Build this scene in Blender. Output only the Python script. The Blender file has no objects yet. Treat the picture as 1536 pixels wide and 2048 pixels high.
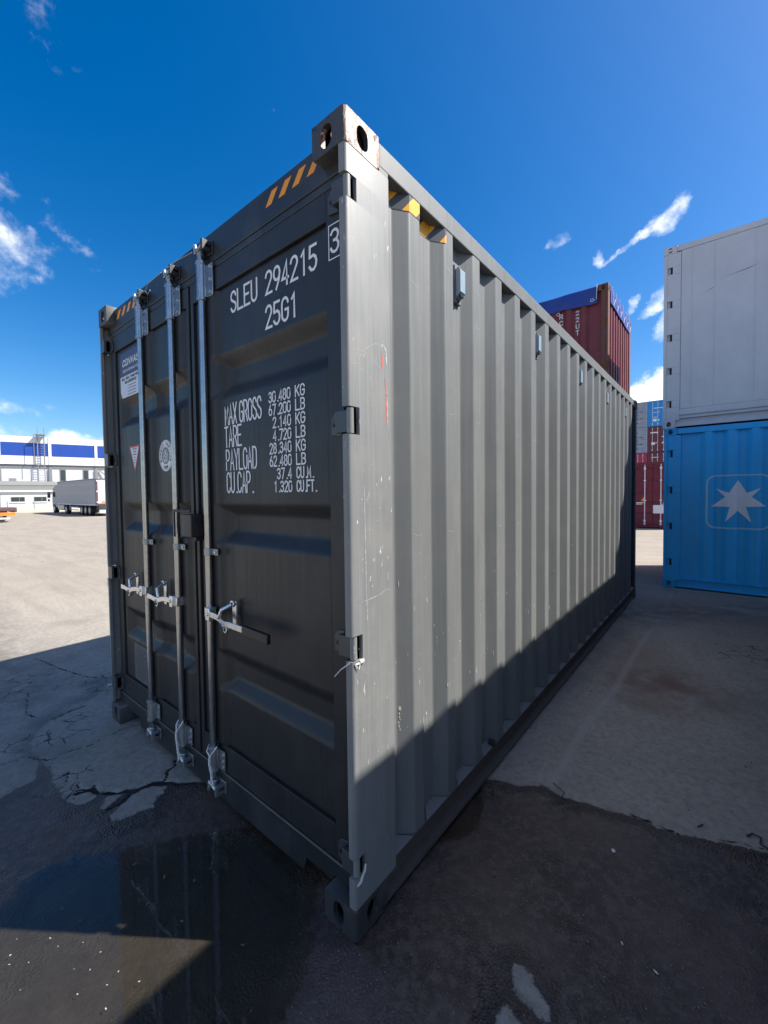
import bpy, math, random
import numpy as np
from mathutils import Vector, Matrix
random.seed(7)
rng = np.random.default_rng(7)
sc = bpy.context.scene
COL = sc.collection

# ------------------------------------------------------------------ camera
F = 823.3476
cam_d = bpy.data.cameras.new('camera'); cam = bpy.data.objects.new('camera', cam_d); COL.objects.link(cam)
yaw, pitch, roll = 0.677087, -0.0331843, -0.0114471
fwd = Vector((-math.sin(yaw)*math.cos(pitch), math.cos(yaw)*math.cos(pitch), math.sin(pitch)))
rgt = Vector((math.cos(yaw), math.sin(yaw), 0)); up = rgt.cross(fwd)
r2 = math.cos(roll)*rgt + math.sin(roll)*up; u2 = -math.sin(roll)*rgt + math.cos(roll)*up
m = Matrix((r2, u2, -fwd)).transposed().to_4x4()
m.translation = Vector((0.992064, -1.008678, 1.602348))
cam.matrix_world = m
cam_d.sensor_fit = 'VERTICAL'; cam_d.sensor_height = 24.0; cam_d.lens = F/2048*24.0
cam_d.shift_x = (768-782.2695)/2048; cam_d.shift_y = (1012.28-1024)/2048
cam_d.clip_start = 0.02; cam_d.clip_end = 3000
sc.camera = cam

# ------------------------------------------------------------------ sun, sky, exposure
SUN = Vector((0.713, 0.507, 1.0)).normalized()
EL = math.asin(SUN.z); AZ = math.atan2(SUN.x, SUN.y)
sd = bpy.data.lights.new('sun', 'SUN'); sd.energy = 5.0; sd.angle = math.radians(0.55); sd.color = (1.0, 0.955, 0.88)
so = bpy.data.objects.new('sun', sd); COL.objects.link(so)
so.rotation_euler = SUN.to_track_quat('Z', 'Y').to_euler(); so.location = (30, 20, 40)

world = bpy.data.worlds.new('World'); sc.world = world; world.use_nodes = True
sc.view_settings.view_transform = 'Standard'; sc.view_settings.look = 'None'
sc.view_settings.exposure = 1.0; sc.view_settings.gamma = 1.0; sc.view_settings.use_curve_mapping = False


class NT:
    """tiny node helper"""
    def __init__(s, tree):
        s.t = tree; s.n = tree.nodes; s.l = tree.links
    def node(s, typ, **kw):
        nd = s.n.new(typ)
        for k, v in kw.items(): setattr(nd, k, v)
        return nd
    def put(s, sock, v):
        if isinstance(v, bpy.types.NodeSocket): s.l.new(v, sock)
        elif v is not None: sock.default_value = v
    def math(s, op, a, b=None, c=None, clamp=False):
        nd = s.node('ShaderNodeMath', operation=op, use_clamp=clamp)
        s.put(nd.inputs[0], a)
        if b is not None: s.put(nd.inputs[1], b)
        if c is not None: s.put(nd.inputs[2], c)
        return nd.outputs[0]
    def vmath(s, op, a, b=None, out=0):
        nd = s.node('ShaderNodeVectorMath', operation=op)
        s.put(nd.inputs[0], a)
        if b is not None: s.put(nd.inputs[1], b)
        return nd.outputs[out]
    def mix(s, f, a, b, blend='MIX'):
        nd = s.node('ShaderNodeMix', data_type='RGBA', blend_type=blend)
        s.put(nd.inputs[0], f); s.put(nd.inputs[6], col4(a)); s.put(nd.inputs[7], col4(b))
        return nd.outputs[2]
    def noise(s, vec, scale, detail=4, rough=0.55, dist=0.0, out=0):
        nd = s.node('ShaderNodeTexNoise'); s.put(nd.inputs['Vector'], vec)
        nd.inputs['Scale'].default_value = scale; nd.inputs['Detail'].default_value = detail
        nd.inputs['Roughness'].default_value = rough; nd.inputs['Distortion'].default_value = dist
        return nd.outputs[out]
    def ramp(s, x, lo, hi, a=0.0, b=1.0, smooth=True):
        nd = s.node('ShaderNodeMapRange', interpolation_type='SMOOTHSTEP' if smooth else 'LINEAR')
        s.put(nd.inputs[0], x); nd.inputs[1].default_value = lo; nd.inputs[2].default_value = hi
        nd.inputs[3].default_value = a; nd.inputs[4].default_value = b
        return nd.outputs[0]
    def mapping(s, vec, scale=(1, 1, 1), rot=(0, 0, 0), loc=(0, 0, 0)):
        nd = s.node('ShaderNodeMapping'); s.put(nd.inputs[0], vec)
        nd.inputs[1].default_value = loc; nd.inputs[2].default_value = rot; nd.inputs[3].default_value = scale
        return nd.outputs[0]
    def bump(s, h, strength=0.3, dist=0.01, normal=None):
        nd = s.node('ShaderNodeBump'); nd.inputs['Strength'].default_value = strength
        nd.inputs['Distance'].default_value = dist; s.put(nd.inputs['Height'], h)
        if normal is not None: s.put(nd.inputs['Normal'], normal)
        return nd.outputs[0]


def col4(c):
    if isinstance(c, (tuple, list)) and len(c) == 3: return (c[0], c[1], c[2], 1.0)
    return c


# sky with clouds drifting in it (a sky dome at infinity)
def make_world():
    t = NT(world.node_tree)
    for nd in list(t.n): t.n.remove(nd)
    out = t.node('ShaderNodeOutputWorld'); bg = t.node('ShaderNodeBackground'); t.l.new(bg.outputs[0], out.inputs[0])
    sky = t.node('ShaderNodeTexSky', sky_type='NISHITA'); sky.sun_disc = False
    sky.sun_elevation = EL; sky.sun_rotation = AZ; sky.altitude = 100; sky.air_density = 1.0
    sky.dust_density = 1.0; sky.ozone_density = 2.6
    hs = t.node('ShaderNodeHueSaturation'); hs.inputs['Saturation'].default_value = 1.47; hs.inputs['Hue'].default_value = .504
    hs.inputs['Value'].default_value = 1.0
    t.l.new(sky.outputs[0], hs.inputs['Color'])
    tc = t.node('ShaderNodeTexCoord'); d = tc.outputs['Generated']
    blobs = [  # direction, half width, half height, tilt (deg), density
        ((-0.905, 0.135, 0.40), .075, .060, -25, .85), ((-0.93, 0.12, 0.36), .07, .035, 10, .6),
        ((-0.872, 0.177, 0.457), .10, .045, -40, .42), ((-0.876, 0.22, 0.43), .03, .025, -30, .5),
        ((-0.871, 0.144, 0.47), .03, .04, 60, .5),
        ((-0.976, 0.156, 0.152), .06, .02, 0, .7), ((-0.984, 0.137, 0.095), .055, .032, 0, 1.0),
        ((-0.962, 0.245, 0.095), .060, .030, 0, 1.0), ((-0.968, 0.196, 0.15), .03, .015, 0, .4),
        ((-0.073, 0.877, 0.475), .042, .022, 38, .85), ((-0.106, 0.883, 0.457), .050, .010, 36, .75),
        ((-0.15, 0.887, 0.437), .040, .008, 18, .75), ((-0.184, 0.879, 0.441), .011, .022, 0, .8),
        ((-0.255, 0.843, 0.473), .026, .014, 25, .75), ((-0.135, 0.924, 0.359), .018, .007, 30, .7),
        ((-0.105, 0.931, 0.351), .035, .014, 30, .8), ((-0.085, 0.942, 0.322), .05, .022, 45, 1.0),
        ((-0.119, 0.975, 0.155), .085, .065, 0, 2.2), ((-0.05, 0.97, 0.20), .07, .05, 0, 1.8),
        ((-0.2, 0.96, 0.16), .06, .04, 0, 1.8),
        ((-0.737, 0.158, 0.657), .06, .03, -50, .42), ((-0.609, 0.435, 0.663), .018, .035, 10, .38),
        ((-0.841, 0.15, 0.519), .035, .012, 10, .3),
    ]
    acc = None
    warp = t.vmath('SCALE', t.vmath('SUBTRACT', t.noise(d, 9.0, 5, .6, 0, out=1), (0.5, 0.5, 0.5)))
    warp.node.inputs['Scale'].default_value = 0.09
    dw = t.vmath('ADD', d, warp)
    for c, a, b, tilt, den in blobs:
        c = Vector(c).normalized(); h = Vector((0, 0, 1)).cross(c).normalized() * -1; v = h.cross(c) if h.cross(c).z > 0 else c.cross(h)
        h = -h if h.dot(Vector((c.y, -c.x, 0))) < 0 else h
        ta = math.radians(tilt)
        U = (h*math.cos(ta) + v*math.sin(ta)) / a; V = (-h*math.sin(ta) + v*math.cos(ta)) / b
        x = t.vmath('DOT_PRODUCT', dw, tuple(U), out=1); y = t.vmath('DOT_PRODUCT', dw, tuple(V), out=1)
        q = t.math('ADD', t.math('MULTIPLY', x, x), t.math('MULTIPLY', y, y))
        k = t.math('MULTIPLY', t.ramp(q, 1.9, 0.0), den)
        f = t.math('GREATER_THAN', t.vmath('DOT_PRODUCT', d, tuple(c), out=1), 0.5)
        k = t.math('MULTIPLY', k, f)
        acc = k if acc is None else t.math('MAXIMUM', acc, k)
    # a sparse field of small clouds fills the rest of the sky so it goes on naturally
    sep = t.node('ShaderNodeSeparateXYZ'); t.l.new(d, sep.inputs[0])
    n1 = t.noise(d, 22.0, 6, .62); n2 = t.noise(d, 60.0, 4, .6)
    den = t.math('MULTIPLY_ADD', n1, 1.5, t.math('MULTIPLY_ADD', n2, .35, -0.92))
    den = t.math('ADD', den, t.math('MULTIPLY', acc, 1.05))
    den = t.ramp(den, .42, 1.55)
    den = t.math('MULTIPLY', den, t.ramp(acc, .02, .35))
    # unseen clouds added behind the camera as neutral fill light
    n3 = t.noise(t.mapping(d, (1, 1, 2.2)), 3.4, 7, .6)
    back = t.ramp(t.vmath('DOT_PRODUCT', d, tuple(fwd), out=1), .25, -.15)
    field = t.math('MULTIPLY', t.ramp(n3, .47, .60), back)
    den = t.math('MAXIMUM', den, t.math('MULTIPLY', field, .5))
    shade = t.mix(t.ramp(n1, .35, .7), (7.0, 7.3, 7.8), (10.2, 10.1, 10.0))
    colr = t.mix(den, hs.outputs[0], shade)
    t.l.new(colr, bg.inputs[0]); bg.inputs[1].default_value = 0.088
make_world()


# ------------------------------------------------------------------ mesh helpers
class MB:
    def __init__(s): s.v = []; s.f = []; s.mi = []; s.uv = {}
    def add(s, verts, faces, mi=0):
        o = len(s.v); s.v += [tuple(p) for p in verts]
        for fc in faces: s.f.append(tuple(i+o for i in fc)); s.mi.append(mi)
        return s
    def box(s, x0, x1, y0, y1, z0, z1, mi=0):
        x0, x1 = sorted((x0, x1)); y0, y1 = sorted((y0, y1)); z0, z1 = sorted((z0, z1))
        return s.add([(x0, y0, z0), (x1, y0, z0), (x1, y1, z0), (x0, y1, z0), (x0, y0, z1), (x1, y0, z1), (x1, y1, z1), (x0, y1, z1)],
                     [(0, 3, 2, 1), (4, 5, 6, 7), (0, 1, 5, 4), (1, 2, 6, 5), (2, 3, 7, 6), (3, 0, 4, 7)], mi)
    def tube(s, pts, r, n=8, cap=True, mi=0):
        pts = [Vector(p) for p in pts]; rs = r if isinstance(r, (list, tuple)) else [r]*len(pts)
        rings = []; prev = None
        for i, p in enumerate(pts):
            a = pts[max(i-1, 0)]; b = pts[min(i+1, len(pts)-1)]; d = (b-a).normalized()
            if prev is None:
                prev = d.orthogonal().normalized()
            x = (prev - d*prev.dot(d)); x = x.normalized() if x.length > 1e-6 else d.orthogonal().normalized()
            prev = x; y = d.cross(x)
            rings.append([p + (x*math.cos(2*math.pi*k/n) + y*math.sin(2*math.pi*k/n))*rs[i] for k in range(n)])
        vs = [q for ring in rings for q in ring]; fs = []
        for i in range(len(rings)-1):
            for k in range(n):
                fs.append((i*n+k, i*n+(k+1) % n, (i+1)*n+(k+1) % n, (i+1)*n+k))
        if cap: fs.append(tuple(range(n-1, -1, -1))); fs.append(tuple((len(rings)-1)*n+k for k in range(n)))
        return s.add(vs, fs, mi)
    def prism(s, prof, axis, a, b, mi=0):
        """closed 2D profile (counter clockwise seen from +axis) pushed from a to b along axis"""
        n = len(prof)
        def P(p, t):
            return {'x': (t, p[0], p[1]), 'y': (p[1], t, p[0]), 'z': (p[0], p[1], t)}[axis]
        vs = [P(p, a) for p in prof] + [P(p, b) for p in prof]
        fs = [(i, (i+1) % n, (i+1) % n+n, i+n) for i in range(n)] + [tuple(range(n-1, -1, -1)), tuple(range(n, 2*n))]
        return s.add(vs, fs, mi)
    def sheet(s, rows, mi=0):
        n = len(rows[0]); vs = [p for r in rows for p in r]; fs = []
        for i in range(len(rows)-1):
            for k in range(n-1): fs.append((i*n+k, i*n+k+1, (i+1)*n+k+1, (i+1)*n+k))
        return s.add(vs, fs, mi)
    def build(s, name, mat, parent=None, smooth=False, bevel=0, fix=False, ang=35):
        me = bpy.data.meshes.new(name); me.from_pydata(s.v, [], s.f)
        mats = mat if isinstance(mat, (list, tuple)) else [mat]
        for mm in mats: me.materials.append(mm)
        if len(mats) > 1: me.polygons.foreach_set('material_index', s.mi)
        if smooth:
            me.polygons.foreach_set('use_smooth', [True]*len(me.polygons)); me.set_sharp_from_angle(angle=math.radians(ang))
        me.update()
        o = bpy.data.objects.new(name, me); COL.objects.link(o)
        if parent is not None: o.parent = parent
        if bevel:
            b = o.modifiers.new('bevel', 'BEVEL'); b.width = bevel; b.segments = 2; b.limit_method = 'ANGLE'; b.angle_limit = math.radians(40)
            b.harden_normals = False
        return o


def fixn(o):
    import bmesh
    bm = bmesh.new(); bm.from_mesh(o.data); bmesh.ops.recalc_face_normals(bm, faces=bm.faces); bm.to_mesh(o.data); bm.free(); return o


def thing(name, label, cat, loc=(0, 0, 0), rz=0, group=None):
    o = bpy.data.objects.new(name, None); COL.objects.link(o); o.empty_display_size = .2
    o.location = loc; o.rotation_euler = (0, 0, rz); o['label'] = label; o['category'] = cat
    if group: o['group'] = group
    return o


def tag(o, label=None, cat=None, group=None, kind=None):
    if label: o['label'] = label
    if cat: o['category'] = cat
    if group: o['group'] = group
    if kind: o['kind'] = kind
    return o


# ------------------------------------------------------------------ materials
def new_mat(name):
    mt = bpy.data.materials.new(name); mt.use_nodes = True
    t = NT(mt.node_tree); b = t.n['Principled BSDF']
    return mt, t, b


def simple(name, c, rough=.5, metal=0.0, var=.12, scale=12, bump=0.0, bscale=60, spec=.5):
    mt, t, b = new_mat(name)
    tc = t.node('ShaderNodeTexCoord'); n = t.noise(tc.outputs['Object'], scale, 5, .6)
    dark = tuple(x*(1-var) for x in c); lite = tuple(min(1, x*(1+var)) for x in c)
    t.put(b.inputs['Base Color'], t.mix(n, dark, lite))
    t.put(b.inputs['Roughness'], t.ramp(t.noise(tc.outputs['Object'], scale*2.3, 3), .3, .7, max(.02, rough*.85), min(1, rough*1.15)))
    b.inputs['Metallic'].default_value = metal; b.inputs['Specular IOR Level'].default_value = spec
    if bump: t.put(b.inputs['Normal'], t.bump(t.noise(tc.outputs['Object'], bscale, 4), bump, .004))
    return mt


def painted_steel(name, c, rough=.42, streak=.35, chips=0.0, chip_col=(.55, .5, .46), rust=0.0, bump=.06, wave=.0, dust=.15, spec=.5, coat=0.0):
    """container paint: rolled streaks, dust, scuffs, chips, rust"""
    mt, t, b = new_mat(name)
    tc = t.node('ShaderNodeTexCoord'); ob = tc.outputs['Object']
    st = t.noise(t.mapping(ob, (75, 75, 1.1)), 1.0, 6, .7)
    big = t.noise(ob, 1.7, 4, .6)
    fine = t.noise(t.mapping(ob, (330, 330, 5)), 1.0, 4, .75)
    v = t.math('MULTIPLY_ADD', t.math('SUBTRACT', st, .5), streak*2.2, 1.0)
    v = t.math('MULTIPLY_ADD', t.math('SUBTRACT', big, .5), .35, v)
    v = t.math('MULTIPLY_ADD', t.math('SUBTRACT', fine, .5), streak*2.6, v)
    comb = t.node('ShaderNodeCombineColor'); [t.put(comb.inputs[i], v) for i in range(3)]
    colr = t.mix(1.0, c, comb.outputs[0], 'MULTIPLY')
    colr = t.mix(t.math('MULTIPLY', t.ramp(t.noise(ob, 4.0, 6, .65), .42, .75), dust), colr, (.30, .28, .25))
    rg = t.ramp(st, .3, .7, rough*.85, min(1, rough*1.2))
    if chips:
        cn = t.noise(t.mapping(ob, (1, 1, .35)), 46, 3, .75); cm = t.noise(ob, 2.3, 3)
        mk = t.math('MULTIPLY', t.ramp(cn, .74-chips, .76-chips), t.ramp(cm, .45, .6))
        colr = t.mix(mk, colr, chip_col)
    if rust:
        rn = t.noise(t.mapping(ob, (1, 1, .5)), 7, 8, .75); mk = t.ramp(rn, .72-rust, .80-rust)
        colr = t.mix(mk, colr, t.mix(fine, (.09, .032, .016), (.22, .085, .035)))
        rg = t.math('MAXIMUM', rg, t.math('MULTIPLY', mk, .9))
    t.put(b.inputs['Base Color'], colr); t.put(b.inputs['Roughness'], rg)
    b.inputs['Specular IOR Level'].default_value = spec
    b.inputs['Coat Weight'].default_value = coat; b.inputs['Coat Roughness'].default_value = .25
    h = t.math('ADD', t.math('MULTIPLY', t.noise(ob, 260, 3), .25), t.math('MULTIPLY', t.noise(ob, 3.0, 3), wave))
    t.put(b.inputs['Normal'], t.bump(h, bump*4, .003))
    return mt


def fresnel_water(name):
    mt, t, b = new_mat(name); t.n.remove(b)
    out = t.n['Material Output']
    tc = t.node('ShaderNodeTexCoord'); ob = tc.outputs['Object']
    wv = t.math('ADD', t.math('MULTIPLY', t.noise(ob, 7, 2, .5), .7), t.math('MULTIPLY', t.noise(ob, 42, 2, .5), .05))
    nm = t.bump(wv, .065, .004)
    tr = t.node('ShaderNodeBsdfTransparent'); tr.inputs[0].default_value = (.80, .77, .72, 1)
    gl = t.node('ShaderNodeBsdfGlossy'); gl.inputs['Roughness'].default_value = .015; t.put(gl.inputs['Normal'], nm)
    fr = t.node('ShaderNodeFresnel'); fr.inputs[0].default_value = 1.5; t.put(fr.inputs['Normal'], nm)
    gg = t.node('ShaderNodeNewGeometry')   # seen from below (light coming back up) the film stays clear
    fac = t.math('ADD', t.math('MULTIPLY', fr.outputs[0], t.math('SUBTRACT', 1.0, gg.outputs['Backfacing'])), t.math('MULTIPLY', gg.outputs['Backfacing'], .05))
    mx = t.node('ShaderNodeMixShader'); t.l.new(fac, mx.inputs[0]); t.l.new(tr.outputs[0], mx.inputs[1]); t.l.new(gl.outputs[0], mx.inputs[2])
    t.l.new(mx.outputs[0], out.inputs[0])
    return mt


M = {}
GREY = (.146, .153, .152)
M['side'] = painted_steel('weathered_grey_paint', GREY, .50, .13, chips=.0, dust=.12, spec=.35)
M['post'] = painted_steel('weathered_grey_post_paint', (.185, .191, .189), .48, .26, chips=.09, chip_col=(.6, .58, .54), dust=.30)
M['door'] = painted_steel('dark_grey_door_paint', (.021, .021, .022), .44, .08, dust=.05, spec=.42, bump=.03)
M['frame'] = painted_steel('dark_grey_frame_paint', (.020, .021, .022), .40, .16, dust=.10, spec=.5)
def worn_lit_casting():
    mt, t, b = new_mat('worn_casting_painted_shade'); tc = t.node('ShaderNodeTexCoord'); ob = tc.outputs['Object']; g = t.node('ShaderNodeNewGeometry')
    sp = t.node('ShaderNodeSeparateXYZ'); t.l.new(g.outputs['True Normal'], sp.inputs[0])
    n = t.noise(t.mapping(ob, (30, 30, 9)), 1, 6, .7); n2 = t.noise(t.mapping(ob, (18, 18, 7)), 1, 6, .75, 1.5); n3 = t.noise(ob, 90, 4, .7)
    bare = t.mix(n3, (.40, .36, .34), (.72, .69, .66))
    bare = t.mix(t.ramp(n2, .46, .52), bare, t.mix(n3, (.10, .035, .018), (.26, .10, .05)))
    bare = t.mix(t.ramp(n, .56, .60), bare, (.035, .033, .034))
    side = t.ramp(t.math('ADD', sp.outputs[0], t.math('MULTIPLY', t.math('SUBTRACT', n, .5), .5)), .45, .6)  # scraped wear plus painted light: sun face pale, shaded faces coloured dark
    paint = t.mix(t.ramp(n2, .60, .68), (.045, .045, .047), (.16, .09, .06))
    t.put(b.inputs['Base Color'], t.mix(side, paint, bare)); b.inputs['Roughness'].default_value = .5
    t.put(b.inputs['Normal'], t.bump(t.math('ADD', n2, t.math('MULTIPLY', n3, .5)), .6, .004)); return mt
M['casting_worn_lit'] = worn_lit_casting()
M['casting'] = painted_steel('scuffed_grey_casting', (.040, .040, .041), .5, .4, chips=.06, rust=.07, dust=.2, bump=.3)
M['hinge'] = painted_steel('hinge_paint', (.05, .052, .055), .34, .1, dust=.1)
M['rubber'] = simple('black_rubber_gasket', (.012, .012, .013), .6)
M['gal'] = simple('galvanised_steel', (.38, .385, .39), .20, .95, .28, 22, .10, 130)
M['gal_dull'] = simple('dull_galvanised_steel', (.33, .35, .36), .42, .8, .3, 30, .2, 90)
M['zinc'] = simple('bright_zinc', (.74, .74, .73), .26, .9, .2, 40, .2, 120)
M['grip'] = simple('black_plastic_grip', (.010, .010, .011), .35)
M['hole'] = simple('dark_inside', (.012, .011, .011), .9)
M['white'] = simple('white_lettering', (.74, .73, .74), .5, var=.06)
M['amber'] = simple('amber_tape', (.85, .30, .012), .45, var=.06)
M['tape_black'] = simple('black_tape', (.045, .047, .05), .5)
M['wire'] = simple('white_seal_wire', (.72, .69, .66), .4, .3)
M['redmark'] = simple('red_scrape_paint', (.50, .10, .08), .6, var=.4, scale=60)
M['palescratch'] = simple('pale_scratch', (.46, .45, .43), .6, var=.2, scale=60)
M['vent'] = simple('vent_cover_blue_grey', (.22, .30, .36), .45)
M['vent_dark'] = simple('vent_cover_dark', (.03, .031, .033), .5)
M['sticker_navy'] = simple('navy_sticker', (.055, .055, .115), .45, var=.05)
M['sticker_white'] = simple('white_sticker', (.60, .60, .66), .45, var=.04)
M['ink'] = simple('dark_print', (.05, .05, .06), .5)
M['decal_red'] = simple('red_print', (.50, .06, .07), .5)
M['plate'] = simple('grey_metal_plate', (.14, .145, .15), .4, .3, .15, 60)


# ------------------------------------------------------------------ stroke lettering
def arc(cx, cy, rx, ry, a0, a1, n=7):
    return [(cx+rx*math.cos(math.radians(a0+(a1-a0)*i/n)), cy+ry*math.sin(math.radians(a0+(a1-a0)*i/n))) for i in range(n+1)]
# glyph boxes are 1 x 1, the stroke centre lines run between 0 and 1
R = .5; Q = .27
GL = {
 'A': [[(0, 0), (.5, 1), (1, 0)], [(.2, .33), (.8, .33)]],
 'B': [[(0, 0), (0, 1), (.55, 1)] + arc(.55, .76, .4, .24, 90, -90) + [(0, .52)], [(.55, .52)] + arc(.55, .26, .45, .26, 90, -90) + [(0, 0)]],
 'C': [arc(.5, 1-Q, .5, Q, 10, 180) + arc(.5, Q, .5, Q, 180, 350)],
 'D': [[(0, 0), (0, 1), (.5, 1)] + arc(.5, 1-Q, .5, Q, 90, 0) + arc(.5, Q, .5, Q, 0, -90) + [(0, 0)]],
 'E': [[(1, 1), (0, 1), (0, 0), (1, 0)], [(0, .52), (.8, .52)]],
 'F': [[(1, 1), (0, 1), (0, 0)], [(0, .52), (.8, .52)]],
 'G': [arc(.5, 1-Q, .5, Q, 10, 180) + arc(.5, Q, .5, Q, 180, 360) + [(1, .48), (.55, .48)]],
 'H': [[(0, 0), (0, 1)], [(1, 0), (1, 1)], [(0, .5), (1, .5)]],
 'I': [[(.5, 0), (.5, 1)]],
 'K': [[(0, 0), (0, 1)], [(1, 1), (0, .4)], [(.3, .58), (1, 0)]],
 'L': [[(0, 1), (0, 0), (1, 0)]],
 'M': [[(0, 0), (0, 1), (.5, .25), (1, 1), (1, 0)]],
 'N': [[(0, 0), (0, 1), (1, 0), (1, 1)]],
 'O': [arc(.5, 1-Q, .5, Q, 0, 180) + arc(.5, Q, .5, Q, 180, 360) + [(1, 1-Q)]],
 'P': [[(0, 0), (0, 1), (.5, 1)] + arc(.5, .74, .5, .26, 90, -90) + [(0, .48)]],
 'R': [[(0, 0), (0, 1), (.5, 1)] + arc(.5, .74, .5, .26, 90, -90) + [(0, .48)], [(.5, .48), (1, 0)]],
 'S': [arc(.5, .76, .5, .24, 10, 200) + arc(.5, .25, .5, .25, 60, -190)[0:]],
 'T': [[(0, 1), (1, 1)], [(.5, 1), (.5, 0)]],
 'U': [[(0, 1), (0, Q)] + arc(.5, Q, .5, Q, 180, 360) + [(1, 1)]],
 'V': [[(0, 1), (.5, 0), (1, 1)]],
 'W': [[(0, 1), (.25, 0), (.5, .75), (.75, 0), (1, 1)]],
 'X': [[(0, 1), (1, 0)], [(0, 0), (1, 1)]],
 'Y': [[(0, 1), (.5, .48), (1, 1)], [(.5, .48), (.5, 0)]],
 '0': [arc(.5, 1-Q, .5, Q, 0, 180) + arc(.5, Q, .5, Q, 180, 360) + [(1, 1-Q)]],
 '1': [[(.25, .82), (.6, 1), (.6, 0)]],
 '2': [arc(.5, .74, .5, .26, 170, -20) + [(0, 0), (1, 0)]],
 '3': [arc(.5, .76, .47, .24, 160, -80) + [(.42, .53)], [(.42, .53)] + arc(.5, .27, .5, .27, 85, -165)],
 '4': [[(.75, 0), (.75, 1), (0, .27), (1, .27)]],
 '5': [[(.95, 1), (.1, 1), (.05, .56)] + arc(.48, .3, .52, .3, 120, -155)],
 '6': [arc(.5, .3, .5, .3, 180, 540, 12), [(0, .3), (.1, .6), (.6, 1)]],
 '7': [[(0, 1), (1, 1), (.35, 0)]],
 '8': [arc(.5, .76, .42, .24, -90, 270, 12), arc(.5, .26, .5, .26, 90, 450, 12)],
 '9': [arc(.5, .7, .5, .3, 0, 360, 12), [(1, .7), (.9, .4), (.4, 0)]],
 '.': [[(.42, 0), (.58, 0)]], ',': [[(.5, .06), (.35, -.12)]], '-': [[(.1, .5), (.9, .5)]], '&': [[(1, 0), (.2, .75), (.5, 1), (.75, .78), (.1, .3), (.4, 0), (1, .45)]],
}
GL['S'] = [[(.97, .80)] + arc(.5, .76, .48, .24, 20, 180)[1:] + [(.1, .62), (.9, .40)] + arc(.5, .25, .5, .25, 10, -165)]


def ribbon(pts, th):
    """flat stroke with mitred joints -> list of (left,right) pairs"""
    P = [Vector(p) for p in pts]; Pn = [P[0]]
    for q in P[1:]:
        if (q-Pn[-1]).length > th*.12: Pn.append(q)
    P = Pn; res = []
    for i, p in enumerate(P):
        a = (p-P[i-1]).normalized() if i else None; b = (P[i+1]-p).normalized() if i < len(P)-1 else None
        if a is None: a = b
        if b is None: b = a
        if a is None: a = b = Vector((1, 0))
        na = Vector((-a.y, a.x)); nb = Vector((-b.y, b.x)); n = na+nb
        n = n.normalized() if n.length > .2 else na
        k = min(1.0/max(n.dot(na), .35), 2.0)
        q = p.copy()
        if i == 0: q = p - a*th*.45
        if i == len(P)-1: q = p + b*th*.45
        res.append((q+n*th*.5*k, q-n*th*.5*k))
    return res


def lettering(mb, text, x0, z0, adv, gw, h, th, P, eps=0.0, slant=0.0):
    """P maps (x,z,layer) to a 3D point"""
    x = x0; layer = 0
    for ch in text:
        for st in GL.get(ch, []):
            sq = [(x + p[0]*gw + p[1]*h*slant, z0 + th*.5 + p[1]*(h-th)) for p in st]
            rb = ribbon(sq, th); layer = (layer+1) % 5
            vs = []
            for l, r in rb: vs += [P(l.x, l.y, layer), P(r.x, r.y, layer)]
            mb.add(vs, [(2*i, 2*i+1, 2*i+3, 2*i+2) for i in range(len(rb)-1)])
        x += adv*(.5 if ch == ' ' else .62 if ch == '.' else 1)


# ------------------------------------------------------------------ corner casting (obround holes on three faces)
def casting_mesh(r=.012):
    """outer corner at origin, body in -x (162), +y (178), -z (118): a top casting of the front right corner"""
    A, B, H = .162, .178, .118
    mb = MB(); N = 40
    def face(P, W, Hh, hw, hh, cx, cy, depth):
        # rounded rect outline W x Hh and an obround hole of half sizes hw hh
        out = []; inn = []
        for k in range(N):
            a = 2*math.pi*(k+.5)/N; c, s_ = math.cos(a), math.sin(a)
            # rectangle hit measured from hole centre
            tx = ((W-cx) if c > 0 else cx)/abs(c) if abs(c) > 1e-6 else 1e9
            ty = ((Hh-cy) if s_ > 0 else cy)/abs(s_) if abs(s_) > 1e-6 else 1e9
            t_ = min(tx, ty); out.append((cx+c*t_, cy+s_*t_))
            if hw > hh:
                e = hw-hh; inn.append((cx+math.copysign(e, c)*(1 if abs(c) > .25 else abs(c)/.25)+hh*c, cy+hh*s_))
            else:
                e = hh-hw; inn.append((cx+hw*c, cy+math.copysign(e, s_)*(1 if abs(s_) > .25 else abs(s_)/.25)+hw*s_))
        # force exact corners
        for (qx, qy) in ((0, 0), (W, 0), (W, Hh), (0, Hh)):
            i = min(range(N), key=lambda j: (out[j][0]-qx)**2+(out[j][1]-qy)**2); out[i] = (qx, qy)
        vs = [P(x, y, 0) for x, y in out] + [P(x, y, 0) for x, y in inn] + [P(x, y, depth) for x, y in inn]
        fs = [(k, (k+1) % N, N+(k+1) % N, N+k) for k in range(N)]
        f2 = [(N+k, N+(k+1) % N, 2*N+(k+1) % N, 2*N+k) for k in range(N)]
        mb.add(vs, fs+f2)
    face(lambda x, y, d: (-x, d, -y), A, H, .0275, .0400, .089, .062, .022)       # front, -y
    face(lambda x, y, d: (-d, x, -y), B, H, .0290, .0400, .089, .062, .022)       # side, +x
    face(lambda x, y, d: (-x, y, -d), A, B, .032, .062, .081, .089, .028)       # top, +z
    mb.add([(-A, 0, 0), (-A, B, 0), (-A, B, -H), (-A, 0, -H)], [(0, 1, 2, 3)])
    mb.add([(0, B, 0), (-A, B, 0), (-A, B, -H), (0, B, -H)], [(0, 1, 2, 3)])
    mb.add([(0, 0, -H), (0, B, -H), (-A, B, -H), (-A, 0, -H)], [(0, 1, 2, 3)])
    return mb
_cast = casting_mesh()


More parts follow.
